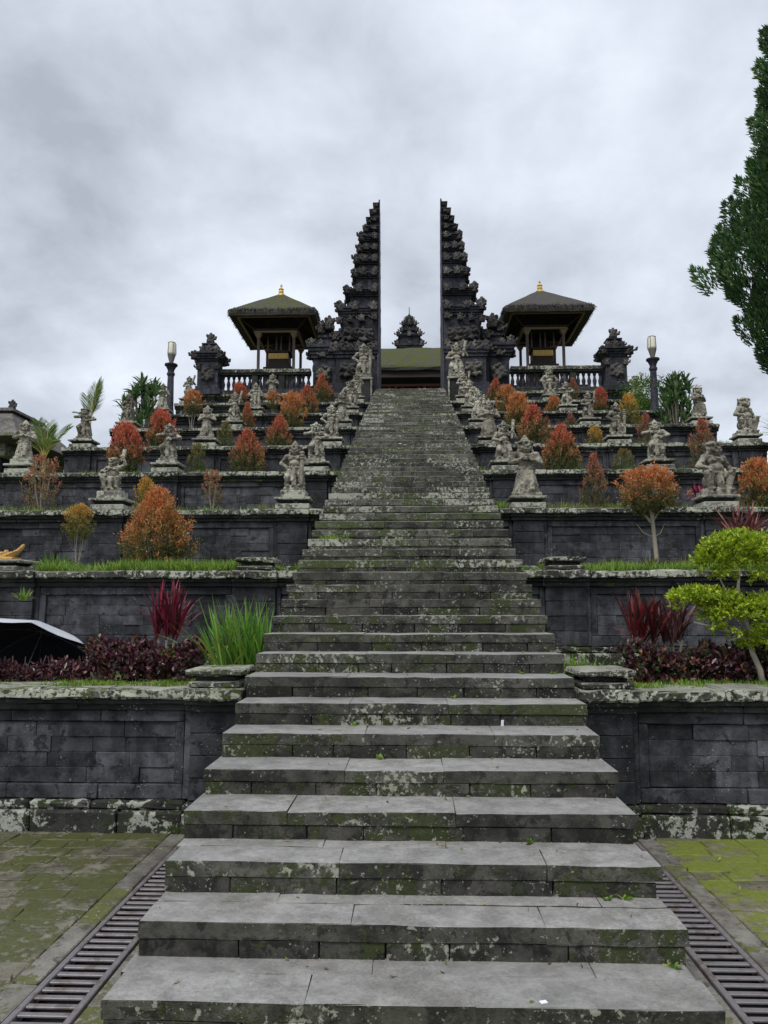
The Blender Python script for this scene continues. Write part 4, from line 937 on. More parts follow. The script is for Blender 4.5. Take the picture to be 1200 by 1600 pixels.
BU = [  # px, top, bottom, width, level, depth, crown, label, crown raised
 (247, 765, 868, 104, 2, 10.1, 'bigred', 'largest orange red dome shaped shrub on the second terrace left', 0),
 (122, 790, 845, 44, 2, 10.3, 'gold', 'small golden shrub on thin bare stems, second terrace left', 1),
 (228, 748, 788, 34, 3, 13.2, 'gold', 'little golden shrub behind the largest red shrub', 0),
 (333, 735, 790, 36, 3, 12.7, 'sparse', 'scraggly half bare shrub on the third terrace left', 1),
 (65, 713, 790, 58, 3, 12.6, 'sparse', 'thin reddish half bare shrub in front of the small palm', 0),
 (196, 663, 733, 50, 4, 15.5, 'red2', 'round rusty red shrub on the fourth terrace left', 0),
 (388, 672, 735, 52, 4, 15.3, 'red', 'bright red cone shaped shrub on the fourth terrace left', 0),
 (308, 695, 733, 25, 4, 15.7, 'green', 'small green shrub on the fourth terrace left', 0),
 (437, 650, 692, 38, 5, 18.3, 'red', 'bright red shrub on the fifth terrace left', 0),
 (253, 643, 692, 44, 5, 18.6, 'red2', 'crimson topped shrub behind a statue on the fifth terrace left', 0),
 (352, 661, 692, 26, 5, 18.4, 'green', 'small green shrub beside a statue, fifth terrace left', 0),
 (457, 616, 665, 44, 6, 21.0, 'orange', 'rounded orange shrub on the sixth terrace left', 0),
 (387, 630, 665, 22, 6, 21.2, 'red', 'slim red shrub on the sixth terrace left', 0),
 (300, 611, 650, 30, 6, 21.0, 'orange', 'orange shrub on a thin stem, sixth terrace left', 1),
 (481, 603, 644, 33, 7, 23.8, 'red', 'red shrub between orange and crimson ones, seventh terrace left', 0),
 (504, 586, 628, 33, 8, 26.4, 'red', 'topmost red cone shaped shrub left of the stairs', 0),
 (375, 599, 628, 24, 8, 26.5, 'red2', 'small red shrub before the left balustrade', 0),
 (427, 612, 640, 22, 7, 23.8, 'orange', 'small orange shrub on thin stems, seventh terrace left', 1),
 (880, 665, 736, 56, 4, 15.3, 'red', 'tall red topped shrub on the fourth terrace right', 0),
 (836, 635, 693, 56, 5, 18.2, 'red', 'broad red shrub on the fifth terrace right', 0),
 (812, 616, 666, 40, 6, 21.0, 'orange', 'orange shrub on the sixth terrace right by the stairs', 0),
 (795, 603, 645, 36, 7, 23.7, 'orange', 'orange shrub on the seventh terrace right by the stairs', 0),
 (776, 592, 628, 28, 8, 26.4, 'red', 'topmost red shrub right of the stairs', 0),
 (932, 712, 787, 46, 3, 12.6, 'dull', 'red crested dark shrub on the third terrace right', 0),
 (1190, 718, 790, 58, 3, 12.6, 'orange', 'orange red shrub at the right edge, third terrace', 0),
 (1103, 658, 738, 48, 4, 15.4, 'dull', 'dusky red and grey green shrub, fourth terrace right', 0),
 (977, 703, 738, 34, 4, 15.6, 'green', 'low dark green shrub on the fourth terrace right', 0),
 (932, 668, 694, 28, 5, 18.4, 'gold', 'small golden shrub on the fifth terrace right', 0),
 (1013, 648, 694, 31, 5, 18.4, 'dull', 'dull red shrub behind the elbow spread statue, fifth terrace right', 0),
 (985, 617, 665, 36, 6, 21.0, 'gold', 'golden shrub on the sixth terrace right', 0),
 (893, 646, 667, 22, 6, 21.1, 'dull', 'tiny dull red shrub on the sixth terrace right', 0),
 (940, 607, 645, 23, 7, 23.8, 'red2', 'slim red shrub on the seventh terrace right', 0),
 (867, 618, 646, 21, 7, 23.8, 'orange', 'small orange shrub on the seventh terrace right', 0),
 (897, 592, 626, 23, 8, 26.5, 'dull', 'red tipped shrub before the right balustrade', 0)]
for i_, b in enumerate(BU):
    key = b[6]
    if i_ % 2: key = {'red': 'red3', 'orange': 'orange2'}.get(key, key)
    bush(*b[:6], key, b[7], lift=b[8])
# orange standard tree on a clear pale trunk
d = 10.0; z0 = zlev(2) - .03; X = gx(1030, d, z0 + .2)
tr = thing('garden_tree', 'small orange crowned tree with clear pale trunk on the second terrace right', 'tree', (X, d, z0))
zt = at(1018, 730, d).z - z0; zb_ = at(1018, 806, d).z - z0
part('crown', CROWN['canopy'], tr, (-.09, 0, zb_), (0, 0, 1), (.74, .74, zt - zb_))
m = MB(); m.tube([(0, 0, -.03), (-.01, 0, .25), (-.04, .0, zb_ - .05), (-.10, 0, zb_ + .3)], [.034, .03, .024, .012], 7)
for a, h in ((-.28, .1), (.2, .14), (-.16, -.04), (.26, .2), (.1, .28)): m.tube([(-.035, 0, zb_ - .12 + h * .3), (-.04 + a * .5, .08 * a, zb_ + h * .5), (-.05 + a, .2 * a, zb_ + .12 + h)], [.014, .01, .004], 5)
for a in (-.2, .16): m.tube([(-.03, 0, zb_ - .28), (-.03 + a * .6, .03, zb_ - .22), (-.03 + a, .05, zb_ - .10)], [.011, .008, .003], 4)
part('trunk', m.mesh('trunk', M['bark'], smooth=True), tr)

# lime green cloud-pruned tree at the right
d = 7.05; z0 = zlev(1) - .03; X = gx(1196, d, z0 + .1)
tr = thing('topiary_tree', 'lime green tree with leaf pads on the first terrace right', 'tree', (X, d, z0))
sc = abs(at(1010, 900, d).x - at(1000, 900, d).x) / 10
m = MB(); m.tube([(0, 0, -.03), (-.02, 0, .14), (-.08, 0, .30), (-.10, 0, .52), (-.18, .02, .72), (-.14, .02, 1.05)], [.03, .028, .024, .02, .017, .012], 7)
for tx, tz in ((-.42, .50), (-.3, .40), (.12, .42), (-.6, .56), (.15, .9), (-.35, .95)): m.tube([(-.10, 0, .42 if tz < .7 else .75), (-.1 + (tx + .1) * .5, -.03, (.45 + tz) / 2), (tx, -.05, tz)], [.013, .01, .005], 5)
part('trunk', m.mesh('trunk', M['bark'], smooth=True), tr)
def lime(name, pads, n, leaf):
    P, Dd, C = [], [], []
    for (x, y, z, rx, ry, rz, q) in pads:
        for i in range(int(n * q)):
            u = sphere_dirs(1)[0]; u[2] = abs(u[2]) if RNG.random() > .22 else u[2]; k = RNG.uniform(.72, 1.05)
            c = np.array([x + u[0] * rx * k, y + u[1] * ry * k, z + u[2] * rz * k]); m_ = 12
            ax = unit((u * np.array([.9, .9, 1]) + np.array([0, 0, .35]))[None])[0]
            t_ = RNG.uniform(0, 1, (m_, 1)); P.append(c + ax * t_ * .075 + RNG.normal(size=(m_, 3)) * .008); Dd.append(unit(ax + RNG.normal(size=(m_, 3)) * .7))
            br = .55 + .45 * max(0, u[2]) ; C.append(pick([(.36, .48, .03), (.28, .40, .028), (.46, .55, .045), (.40, .50, .035), (.18, .28, .025)], m_, .3) )
    P = np.concatenate(P); Dd = np.concatenate(Dd); C = np.concatenate(C); q = len(P)
    return leaves(name, P, Dd, RNG.uniform(.7, 1.25, q) * leaf, RNG.uniform(.4, .55, q) * leaf, C, M['leaf'])
def off(px, py): p = at(px, py, d); return p.x - X, p.z - z0
for pads in ([(1160, 868, .30, .16, .8), (1118, 882, .12, .08, .22), (1200, 880, .2, .12, .35)], [(1160, 966, .28, .13, .6), (1205, 958, .2, .12, .3)], [(1092, 938, .18, .055, .26), (1132, 946, .16, .08, .25)], [(1195, 1012, .14, .10, .25)]):
    pl = []
    for (a, b, rx, rz, q) in pads: x, z = off(a, b); pl.append((x, 0, z, rx, rx * .85, rz, q))
    part('leaf_pad', lime('leaf_pad', pl, 430, .042), tr)

# spiky plants
def rosette(name, n, ln, wd, cols, mat, spread=.55, bend=.5, h0=.0, base=.03, seg=4, tipcol=None):
    a = RNG.uniform(0, 6.283, n); s = np.abs(RNG.normal(0, spread, n)); hz = RNG.uniform(0, 1, n) * h0
    dirs = np.stack([np.cos(a) * s, np.sin(a) * s, np.ones(n)], 1); pos = np.stack([np.cos(a) * base * RNG.random(n), np.sin(a) * base * RNG.random(n), hz], 1)
    flat = np.stack([-np.sin(a), np.cos(a), np.zeros(n)], 1) + RNG.normal(size=(n, 3)) * .25
    return blades(name, pos, dirs, RNG.uniform(.65, 1.1, n) * ln, RNG.uniform(.7, 1.2, n) * wd, pick(cols, n), mat, bend, seg, tipcol, flat)
RED = [(.22, .02, .04), (.13, .018, .03), (.07, .018, .03), (.30, .03, .07)]
def cordyline(px, top, bot, level, d, label, cols, n=46, spread=.5):
    z0 = zlev(level) - .03; X = gx(px, d, z0); h = at(px, top, d).z - z0
    hb = max(.05, at(px, bot, d).z - z0)
    t = thing('cordyline', label, 'plant', (X, d, z0), 0, 'red cordylines')
    for i in range(3):
        x = (i - 1) * .09; part('leaf_rosette', rosette('leaf_rosette', int(n * .62), (h - hb) * 1.10, .027, cols, M['waxy'], spread, RNG.uniform(.15, .75, int(n * .62)), .12), t, (x, random.uniform(-.05, .05), hb - .06))
        m = MB().tube([(0, 0, -.03), (x * .6, 0, hb * .5), (x, 0, hb)], [.016, .014, .011], 5); part('stem', m.mesh('stem', M['bark']), t)
cordyline(262, 915, 992, 1, 7.75, 'tall crimson cordyline behind the purple hedge, left', RED, 54, .42)
cordyline(1010, 930, 1000, 1, 7.8, 'maroon cordyline behind the right purple hedge, near the stairs', [(.20, .02, .025), (.09, .02, .02), (.05, .03, .025), (.14, .05, .05)], 48, .5)
cordyline(1058, 935, 1000, 1, 7.9, 'brownish cordyline between maroon one and lime tree', [(.13, .05, .05), (.07, .02, .02), (.16, .07, .07)], 40, .5)
cordyline(1168, 790, 850, 2, 9.9, 'dusky pink cordyline above the lime tree', [(.26, .08, .08), (.18, .05, .055), (.30, .12, .10), (.12, .04, .04)], 60, .8)
cordyline(1103, 752, 785, 3, 12.8, 'small magenta cordyline beside the squatting statue', [(.34, .02, .08), (.12, .02, .05), (.2, .02, .06)], 30, .8)
cordyline(1048, 735, 752, 4, 14.8, 'low pinkish cordyline at the foot of a statue, fourth terrace right', [(.28, .10, .10), (.2, .06, .06)], 24, .8)
# bright green strap-leaved clump by the stairs
d = 7.35; z0 = zlev(1) - .03; X = -1.35
t = thing('iris_clump', 'bright green strap leaved clump against the left stair edge', 'plant', (X, d, z0))
for i in range(5):
    part('leaf_fan', rosette('leaf_fan', 44, .76, .017, [(.13, .29, .04), (.17, .35, .05), (.09, .21, .03), (.22, .38, .06)], M['leaf'], .34, RNG.uniform(.1, .55, 44), .03, .06, 4), t, (-.02 - .085 * i, random.uniform(-.12, .12), 0), (0, -.10 - .03 * i, 0))
part('dry_leaves', rosette('dry_leaves', 16, .55, .02, [(.34, .34, .05), (.26, .28, .06)], M['leaf'], .8, .5, .0, .06, 4), t, (-.36, -.1, .05), (0, -.35, 0))

# purple hedges
def hedge(x0, x1, y0, y1, level, h, label, cols, n, holes=0):
    z0 = zlev(level) - .03; cx = (x0 + x1) / 2
    t = thing('hedge', label, 'hedge', (cx, (y0 + y1) / 2, z0), 0, 'low purple hedges')
    P, Dd, C = [], [], []
    for i in range(n):
        x = RNG.uniform(x0, x1) - cx; y = RNG.uniform(-1, 1) * (y1 - y0) / 2; top = h * (.80 + .42 * mnoise.noise(Vector((x * 3, y * 3, level * 5)))) * (1 - .35 * abs(y / (y1 - y0) * 2) ** 3)
        low = 1.0 if cx > 0 or x + cx > -2.95 else .45
        if low < 1 and RNG.random() < .6: continue
        top *= low; f = RNG.random(); z = top * (f if RNG.random() < .5 else RNG.uniform(.75, 1.05))
        m_ = 9; c = np.array([x, y, z]); ax = np.array([RNG.normal() * .4, -.25 + RNG.normal() * .4, 1.0])
        P.append(c + RNG.normal(size=(m_, 3)) * .02); Dd.append(unit(ax + RNG.normal(size=(m_, 3)) * .9))
        cc = pick(cols, m_, .35)
        if f < .3 and RNG.random() < .3: cc = pick([(.06, .11, .02), (.16, .06, .03), (.22, .09, .04)], m_)
        C.append(cc)
    P = np.concatenate(P); Dd = np.concatenate(Dd); C = np.concatenate(C); q = len(P)
    part('foliage', leaves('foliage', P, Dd, RNG.uniform(.6, 1.2, q) * .062, RNG.uniform(.5, .7, q) * .055, C, M['waxy']), t)
    m = MB()
    for x in np.arange(x0, x1, .11): m.tube([(x - cx, random.uniform(-.1, .1), -.02), (x - cx + random.uniform(-.05, .05), random.uniform(-.1, .1), h * .6)], [.009, .005], 4)
    part('stems', m.mesh('stems', M['barkdark']), t)
PUR = [(.05, .014, .024), (.075, .02, .032), (.11, .038, .048), (.035, .014, .02), (.17, .07, .08), (.06, .05, .025)]
hedge(-4.1, -1.95, 6.98, 7.35, 1, .40, 'dark purple leaved hedge along the first terrace left', PUR, 900)
hedge(1.98, 3.9, 7.05, 7.42, 1, .36, 'dark purple leaved hedge along the first terrace right', PUR + [(.04, .06, .02)], 760)

# grass and weeds that nobody could count
def turf(x0, x1, y0, y1, level, n, h, label, cols, clump=.5, flowers=0):
    z0 = zlev(level) - .035
    x = RNG.uniform(x0, x1, n * 2); y = y0 + (y1 - y0) * RNG.random(n * 2) ** 1.3
    k = np.array([mnoise.noise(Vector((a * 1.6, b * 1.6, level))) for a, b in zip(x, y)]); keep = k + RNG.normal(0, .2, n * 2) > -.25 + clump * .3
    x, y, k = x[keep][:n], y[keep][:n], k[keep][:n]; q = len(x)
    d_ = np.stack([RNG.normal(0, .35, q), RNG.normal(-.1, .35, q), np.ones(q)], 1)
    me = blades('grass', np.stack([x, y, np.full(q, z0)], 1), d_, RNG.uniform(.5, 1.3, q) * h * (1 + .5 * k), .009 + .006 * RNG.random(q), pick(cols, q, .3), M['leaf'], .5, 2)
    o = part('grass', me); tag(o, label, 'grass', kind='stuff'); return o
GR = [(.18, .32, .05), (.24, .38, .06), (.12, .22, .035), (.31, .40, .09)]
turf(-4.6, -1.75, 9.36, 10.9, 2, 13000, .17, 'bright grass along the second terrace left', GR, .1)
turf(1.7, 4.9, 9.36, 10.9, 2, 13000, .15, 'bright grass along the second terrace right', GR, .1)
turf(-4.2, -1.6, 6.62, 7.1, 1, 5200, .05, 'short grass in front of the left purple hedge', GR + [(.12, .15, .03)], .2)
turf(1.75, 4.2, 6.62, 7.25, 1, 5200, .06, 'short grass in front of the right purple hedge', GR, .2)
for k in range(3, 9):
    for s in (-1, 1): turf(*sorted((s * 1.7, s * 7.6)), dlev(k) + .28, dlev(k) + 1.2, k, 5200, .14, 'patchy weeds on the %s terrace %s' % (ORD[k - 1], SIDE[s]), GR + [(.16, .15, .05), (.2, .2, .06)], .75)
def weed(px, py, d, h, n, wd, label, cols=GR, leafy=False, z=None):
    p = at(px, py, d); zz = p.z if z is None else z
    me = rosette('weed_tuft', n, h, .012 if not leafy else .03, cols, M['leaf'], .7 if not leafy else 1.1, .6, .02, wd, 3 if not leafy else 2)
    o = part('weed_tuft', me, None, (p.x if z is None else gx(px, d, z), d, zz - .015)); tag(o, label, 'weeds', 'weed tufts on the stonework')
def stepz(d): return (math.floor((d - ST_D0) / ST_T) + 1) * ST_R
weed(805, 888, 9.6, .13, 260, .26, 'grass tuft beside the right stair edge at the second wall', z=zlev(2) - .02)
weed(783, 800, 12.2, .20, 160, .13, 'tall grass tuft beside the third ledge statue, right stair edge', z=zlev(3) - .02)
weed(476, 890, 9.7, .17, 150, .12, 'grass tuft in the corner of the left stair edge', z=zlev(2) - .02)
weed(525, 856, 10.0, .09, 170, .22, 'grass patch growing on a stair tread, left half', z=stepz(10.0))
weed(890, 1052, 7.0, .16, 110, .12, 'leafy weeds beside the right bare pedestal', leafy=True, z=zlev(1))
weed(905, 1030, 7.6, .22, 120, .18, 'broad leaved weeds under the second wall, right of the stairs', leafy=True, z=zlev(1))
weed(380, 1062, 7.0, .12, 90, .1, 'leafy weeds between left pedestal and stairs', leafy=True, z=zlev(1))
weed(752, 745, 15.2, .2, 90, .1, 'grass tuft by the fourth ledge at the right stair edge', z=zlev(4) - .02)
weed(40, 985, 8.9, .16, 26, .04, 'little sprout growing from the second wall left', leafy=True, z=1.9)
weed(1015, 850, 9.9, .25, 60, .12, 'brownish leafy weed at the foot of the orange tree', leafy=True, cols=[(.16, .13, .04), (.12, .15, .04)], z=zlev(2))
weed(960, 865, 10.4, .28, 80, .2, 'olive leafy weed against the third wall right', leafy=True, cols=[(.10, .12, .03), (.16, .17, .04)], z=zlev(2))
weed(90, 878, 10.0, .30, 110, .16, 'light green leafy weed in the left grass', leafy=True, cols=[(.16, .28, .05), (.12, .22, .04)], z=zlev(2))
weed(912, 868, 10.9, .2, 90, .2, 'yellowish weeds at the foot of the third wall, right of the stairs', leafy=True, cols=[(.24, .25, .06), (.15, .2, .05)], z=zlev(2))
weed(1068, 868, 10.3, .26, 90, .16, 'rusty leaved weed right of the pale tree trunk', leafy=True, cols=[(.22, .17, .05), (.14, .17, .05)], z=zlev(2))
weed(920, 1045, 7.2, .2, 150, .2, 'low leafy weeds behind the right bare pedestal', leafy=True, cols=[(.12, .22, .04), (.09, .17, .03)], z=zlev(1))
weed(330, 800, 12.3, .12, 70, .3, 'short weeds on the third ledge below the scraggly shrub', z=zlev(3))
weed(880, 795, 12.4, .16, 200, .5, 'yellow green weeds trailing along the third ledge right', cols=[(.24, .27, .06), (.17, .24, .05), (.3, .3, .1)], z=zlev(3))
weed(975, 800, 12.4, .18, 120, .3, 'yellow green weeds left of the orange tree, third ledge right', cols=[(.24, .27, .06), (.17, .24, .05)], z=zlev(3))
weed(210, 880, 9.9, .26, 60, .25, 'tall grass stalks in front of the largest red shrub', z=zlev(2))
weed(330, 880, 9.8, .22, 80, .3, 'tall grass stalks left of the bare pedestal, second terrace', z=zlev(2))
for k in range(4, 8):
    for s in (-1, 1):
        o = part('weed_tuft', rosette('weed_tuft', 90, .14, .012, GR, M['leaf'], .75, .6, .02, .12, 3), None, (s * 1.46, dlev(k) + .3, zlev(k) - .03)); tag(o, 'grass tuft in the corner of the %s stair edge and %s wall' % (SIDE[s], ORD[k]), 'weeds', 'weed tufts on the stonework')
for i, (px, py, stp, wh) in enumerate(((558, 1133, 6, 'left of centre'), (835, 1316, 3, 'right of centre'), (955, 1408, 2, 'near the right end'), (985, 1406, 2, 'at the right end'), (712, 1108, 7, 'near the middle'), (1060, 1505, 1, 'at the right end'), (820, 1060, 8, 'near the right end'), (600, 1180, 5, 'near the middle'), (870, 1065, 8, 'at the right end'))):
    d_ = ST_D0 + stp * ST_T - .03; weed(px, py, d_, .035, 11, .02, 'tiny sprout at the back of the %s tread from below, %s' % (ORD[stp - 1], wh), leafy=True, z=stp * ST_R)

# broad-leaved dracaenas near the lamps
def dracaena(px, top, bot, wpx, level, d, label, lens):
    z0 = zlev(level) - .03; X = gx(px, d, z0); h = at(px, top, d).z - z0; sc = abs(at(px + 10, 650, d).x - at(px, 650, d).x) / 10; w_ = wpx * sc
    t = thing('dracaena', label, 'plant', (X, d, z0), 0, 'broad leaved dracaenas')
    m = MB(); nst = 34
    for i in range(nst):
        a = i * 2.4; q = (i / nst) ** .5 * w_ * .36; hh = h * (.95 - .85 * (i / nst) ** .7 * abs(math.sin(i * 1.7))) - .25
        hh = max(hh, .12); x, y = q * math.cos(a), q * math.sin(a)
        m.tube([(x * .2, y * .2, -.03), (x * .7, y * .7, hh * .5), (x, y, hh)], [.022, .018, .014], 5)
        part('leaf_head', rosette('leaf_head', 22, lens, .062, [(.05, .11, .03), (.07, .15, .04), (.10, .19, .06), (.20, .27, .14)], M['waxy'], .85, .45, .22, .02, 4), t, (x, y, hh - .08))
    part('stem', m.mesh('stem', M['bark']), t)
dracaena(222, 590, 665, 84, 6, 21.6, 'large dark green dracaena beside the left garden lamp', .42)
dracaena(1060, 582, 668, 68, 6, 21.6, 'dense green dracaena beside the right garden lamp', .38)
# shrub behind the right lamp
d = 24.6; z0 = zlev(7) - .03
t = thing('garden_shrub', 'light green leafy shrub behind the right garden lamp', 'shrub', (gx(1012, d, z0 + 1), d, z0))
P = np.array([[RNG.normal() * .35, RNG.normal() * .3, RNG.uniform(.4, 1.5)] for _ in range(2600)]); P[:, :2] *= (1.25 - .5 * np.abs(P[:, 2:] - .9))
part('crown', leaves('crown', P, unit(RNG.normal(size=(2600, 3)) + [0, 0, .6]), RNG.uniform(.06, .1, 2600), .035, pick([(.10, .20, .025), (.14, .26, .03), (.07, .14, .02)], 2600), M['leaf']), t)
part('stem', STEM[0], t, scale=(.6, .6, 1.3))
# palms on the left
def palm(px, bot, level, d, h0, fr, label):
    z0 = zlev(level) - .03; X = gx(px, d, z0); t = thing('small_palm', label, 'palm', (X, d, z0), 0, 'small palms at the left')
    part('stalk', MB().tube([(0, 0, -.03), (.01, 0, h0 * .5), (.02, 0, h0)], [.05, .042, .034], 7).mesh('stalk', M['palmstem']), t)
    for (a, ln, up_, droop) in fr:
        dx, dy = math.cos(a), math.sin(a); pts = []; p = Vector((.02, 0, h0 - .05)); v = Vector((dx * (1 - up_), dy * (1 - up_), up_)).normalized()
        for i in range(9): pts.append(p.copy()); p = p + v * ln / 8; v = (v + Vector((0, 0, -droop / 8))).normalized()
        fo = part('frond', MB().tube(pts, [.016 - .0016 * i for i in range(9)], 5).mesh('frond', M['palmstem']), t)
        LP, LD = [], []; n = 27
        for i in range(n):
            f = .22 + .78 * i / n; k = f * 8; j = min(7, int(k)); q = pts[j].lerp(pts[j + 1], k - j); tg = (pts[j + 1] - pts[j]).normalized(); sd = tg.cross(Vector((dy, -dx, .2))).normalized() if False else tg.cross(Vector((-dx * .3, -dy * .3, 1))).normalized()
            for s in (-1, 1): LP.append(q); LD.append(tg * 1.0 + sd * s * .95 + Vector((0, 0, .12)))
        LP = np.array(LP); LD = np.array(LD); q = len(LP); ll = 1.1 * np.repeat(ln * .42 * (1 - .55 * np.abs(np.linspace(-.6, 1, n)) ** 1.5), 2)
        part('leaflets', blades('leaflets', LP, LD, ll, .014, pick([(.11, .19, .035), (.16, .24, .05), (.20, .26, .09)], q, .2), M['leaf'], .25, 3), fo)
palm(68, 735, 4, 15.6, .55, [(.25, .85, .70, .8), (2.9, .9, .68, .7), (1.5, .8, .9, .4), (4.6, .8, .8, .9), (2.2, .75, .85, .5), (.9, .7, .85, .5), (5.5, .6, .6, 1.2), (3.7, .6, .6, 1.3)], 'small yellow stemmed palm with spreading fronds at the far left')
palm(138, 690, 5, 18.9, 1.0, [(.2, 1.15, .85, .35), (1.0, 1.1, .9, .3), (2.6, .8, .85, .8), (4.5, .6, .5, 1.3), (5.6, .9, .8, .6)], 'taller palm with upright fronds behind the left outer statue')
# spiky fronds at the right edge
d = 16.5; z0 = zlev(4) - .03
t = thing('spiky_palm', 'spiky fan of thin fronds entering at the right edge', 'palm', (gx(1232, d, z0 + 1), d, z0))
part('stalk', MB().tube([(0, 0, -.03), (0, 0, 1.0)], [.06, .05], 7).mesh('stalk', M['barkdark']), t)
part('leaf_head', rosette('leaf_head', 130, .75, .02, [(.07, .10, .035), (.11, .14, .05), (.05, .08, .03)], M['waxy'], 1.5, .35, .1, .03, 4), t, (0, 0, .95))

# ------------------------------------------------------------------ big conifer at the right edge
cx, cy = 13.2, 23.4
tr = thing('conifer', 'huge dark green flame leaved juniper rising at the right edge', 'tree', (cx, cy, -.16))
m = MB(); m.tube([(0, 0, -.05), (.05, 0, 5), (-.05, .1, 11), (.05, 0, 17), (0, 0, 23.4)], [.48, .38, .27, .15, .04], 10)
rc = random.Random(5); P, Dd, C = [], [], []
def prof(z):                                 # crown radius against height
    pts = [(8.6, .5), (9.8, 2.0), (11.0, 3.0), (12.5, 3.4), (14, 3.05), (15.5, 2.45), (18, 1.8), (20.5, 1.3), (22.8, .7), (24.4, .1)]
    for (a, ra), (b, rb) in zip(pts[:-1], pts[1:]):
        if a <= z <= b: return ra + (rb - ra) * (z - a) / (b - a)
    return .3
for i in range(640):
    z = 8.7 + 15.6 * rc.random() ** 1.15; a = rc.uniform(0, 6.283)
    r = prof(z) * (rc.uniform(.55, 1.0) if rc.random() < .8 else rc.uniform(.15, .6)) * (1 + .24 * mnoise.noise(Vector((math.cos(a) * 1.5, math.sin(a) * 1.5, z * .55))))
    c = np.array([r * math.cos(a), r * math.sin(a), z]); L_ = rc.uniform(.7, 1.7) * (1 if z < 18 else .65); wd = L_ * rc.uniform(.2, .34)
    ou = rc.uniform(.3, .95); ax = np.array([math.cos(a) * ou, math.sin(a) * ou, 1.0]); ax /= np.linalg.norm(ax)
    if i % 3 == 0: m.tube([(0, 0, max(7, z - 1.2)), (c[0] * .5, c[1] * .5, z - .5), tuple(c)], [.06, .04, .015], 4)
    n = int(240 * L_); t_ = RNG.random(n); rr = wd * np.sqrt(np.clip(1 - (2 * t_ - .75) ** 2 / 1.6, .02, 1)) * RNG.uniform(.5, 1.05, n) * np.where(t_ > .75, (1.02 - t_) * 3.6, 1); an = RNG.uniform(0, 6.283, n)
    u = np.cross(ax, [.3, .5, .1]); u /= np.linalg.norm(u); v = np.cross(ax, u)
    rad = u * np.cos(an)[:, None] + v * np.sin(an)[:, None]
    P.append(c + ax * ((t_ - .4) * L_)[:, None] + rad * rr[:, None]); Dd.append(unit(rad * .5 + ax * 1.5 + RNG.normal(size=(n, 3)) * .28))
    C.append(pick([(.06, .13, .052), (.08, .16, .055), (.045, .105, .05), (.12, .20, .055)], n, .25) * rc.uniform(.7, 1.45))
P = np.concatenate(P); Dd = np.concatenate(Dd); C = np.concatenate(C); q = len(P)
part('trunk', m.mesh('trunk', M['barkdark']), tr)
part('crown', leaves('crown', P, Dd, RNG.uniform(.7, 1.3, q) * .21, RNG.uniform(.25, .45, q) * .15, C, M['needle'], .5), tr)

# ================================================================== SMALL THINGS
# gilded carving on a pedestal at the left edge
d = dlev(2) + .14; z0 = zlev(2) + .004
t = thing('gilded_carving', 'golden curled wooden carving on a pedestal at the left edge', 'carving', (-5.06, d, z0))
part('plinth_base', pl_low, t, scale=(1.1, 1, .7)); part('plinth_neck', pl_mid, t, (0, 0, .06), scale=(1.1, 1, .7)); part('plinth_slab', pl_slab, t, (0, 0, .10), scale=(1.2, 1, .8))
pr = [('b', (0, 0, .03), (.22, .13, .03))]
for s in (-1, 1):
    for i in range(9):
        f = i / 8; pr.append(('e', (s * (.04 + .26 * f), -.02, .07 + .16 * f ** 1.8), (.055 - .02 * f, .06 - .02 * f, .04)))
    pr.append(('e', (s * .32, -.02, .26), (.03, .03, .035)))
    for i in range(5): pr.append(('e', (s * (.05 + .05 * i), -.07, .09 + .02 * i), (.022, .02, .026)))
for i in range(6): pr.append(('e', (-.2 + .08 * i, 0, .12 + .03 * (i % 2)), (.04, .05, .05)))
part('carving', sculpt('carving', pr, .012, M['ochre'], .007, 40), t, (0, 0, .13), scale=(.78, .9, .72))

# open umbrella set down behind the hedge
p = at(42, 1040, 7.9)
um = thing('umbrella', 'open black lined silver umbrella set down behind the left hedge', 'umbrella', (p.x, 7.9, zlev(1) - .03))
um.rotation_euler = (R(-31), R(3), R(-4))
def canopy(off_, R_=.72, H=.26, n=8, ns=6, nr=7):
    m = MB(); seg = n * ns
    for j in range(nr + 1):
        f = j / nr
        for i in range(seg):
            a = 2 * math.pi * i / seg + math.pi / 8; q = (i % ns) / ns; sag = 1 - .075 * math.sin(math.pi * q) * f ** 1.5
            r = R_ * f * sag + .0001; z = H * (1 - f ** 2.0) + .02 * math.sin(math.pi * q) * f ** 2 * -1 + off_
            m.v.append((r * math.cos(a), r * math.sin(a), z))
    for j in range(nr):
        for i in range(seg): k = (i + 1) % seg; m.f.append((j * seg + i, j * seg + k, (j + 1) * seg + k, (j + 1) * seg + i))
    return m
part('canopy', canopy(.25 + .006).mesh('canopy', M['silver'], smooth=False), um)
part('lining', canopy(.25).mesh('lining', M['black']), um)
m = MB().tube([(0, 0, -.12), (0, 0, .60)], .006, 6); part('shaft', m.mesh('shaft', M['steel']), um)
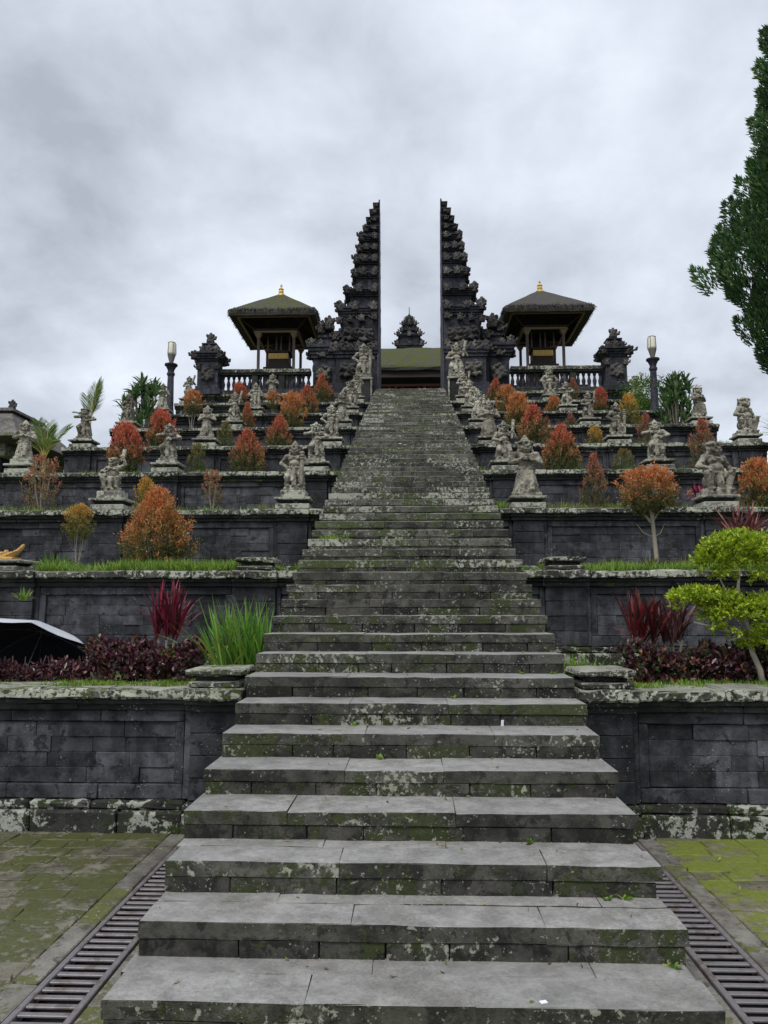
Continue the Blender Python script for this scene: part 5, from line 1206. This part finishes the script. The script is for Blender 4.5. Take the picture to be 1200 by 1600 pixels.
part('handle', MB().tube([(0, 0, -.12), (0, 0, -.2), (.02, 0, -.235), (.05, 0, -.22)], .012, 6).mesh('handle', M['black']), um)
for i in range(8):
    a = i * math.pi / 4 + math.pi / 8; pts = [(.72 * f * math.cos(a), .72 * f * math.sin(a), .26 * (1 - f ** 2) + .243) for f in (0, .25, .5, .75, 1)]
    part('rib', MB().tube(pts, .0035, 4).mesh('rib', M['steel']), um)
# litter on the treads
for px, py, stp, sz, lab in ((790, 1153, 6, (.022, .002, .045), 'small white paper scrap leaning on a riser, right of centre'), (858, 1566, 1, (.03, .02, .006), 'white petal on the lowest tread'), (627, 683, 34, (.05, .02, .09), 'white scrap high up on the middle of the stairs')):
    d_ = ST_D0 + stp * ST_T - .02 if sz[2] > .01 else ST_D0 + (stp - 1) * ST_T + .03
    o = part('paper_scrap', MB().box((-sz[0] / 2, -sz[1] / 2, 0), (sz[0] / 2, sz[1] / 2, sz[2])).mesh('paper_scrap', M['white'], .001), None, (gx(px, d_, stp * ST_R), d_ - .01, stp * ST_R + .001), (.12 if sz[2] > .01 else 0, 0, .3))
    tag(o, lab, 'litter', 'scraps on the stairs')

# fallen leaves and crumbs on the court and the lower treads
n = 260; fx, fy, fz = [], [], []
for i in range(n):
    if i < 150:
        sd = RNG.choice([-1, 1]); fx.append(sd * RNG.uniform(1.85, 4.6)); fy.append(RNG.uniform(3, 6.3)); fz.append(.006)
    else:
        stp = int(RNG.integers(1, 16)); fx.append(RNG.uniform(-1.28, 1.28)); fy.append(ST_D0 + (stp - 1) * ST_T + ST_T * (1 - RNG.random() ** 2.2 * .9) - .02); fz.append(stp * ST_R + .004)
dd = np.stack([RNG.normal(size=n), RNG.normal(size=n), np.full(n, .12)], 1)
o = part('fallen_leaves', leaves('fallen_leaves', np.stack([fx, fy, fz], 1), dd, RNG.uniform(.015, .05, n), RNG.uniform(.01, .02, n), pick([(.25, .18, .08), (.16, .2, .05), (.35, .33, .22), (.12, .08, .04)], n), M['leaf'], .2))
tag(o, 'fallen leaves and crumbs strewn over paving and lower treads', 'leaf litter', kind='stuff')
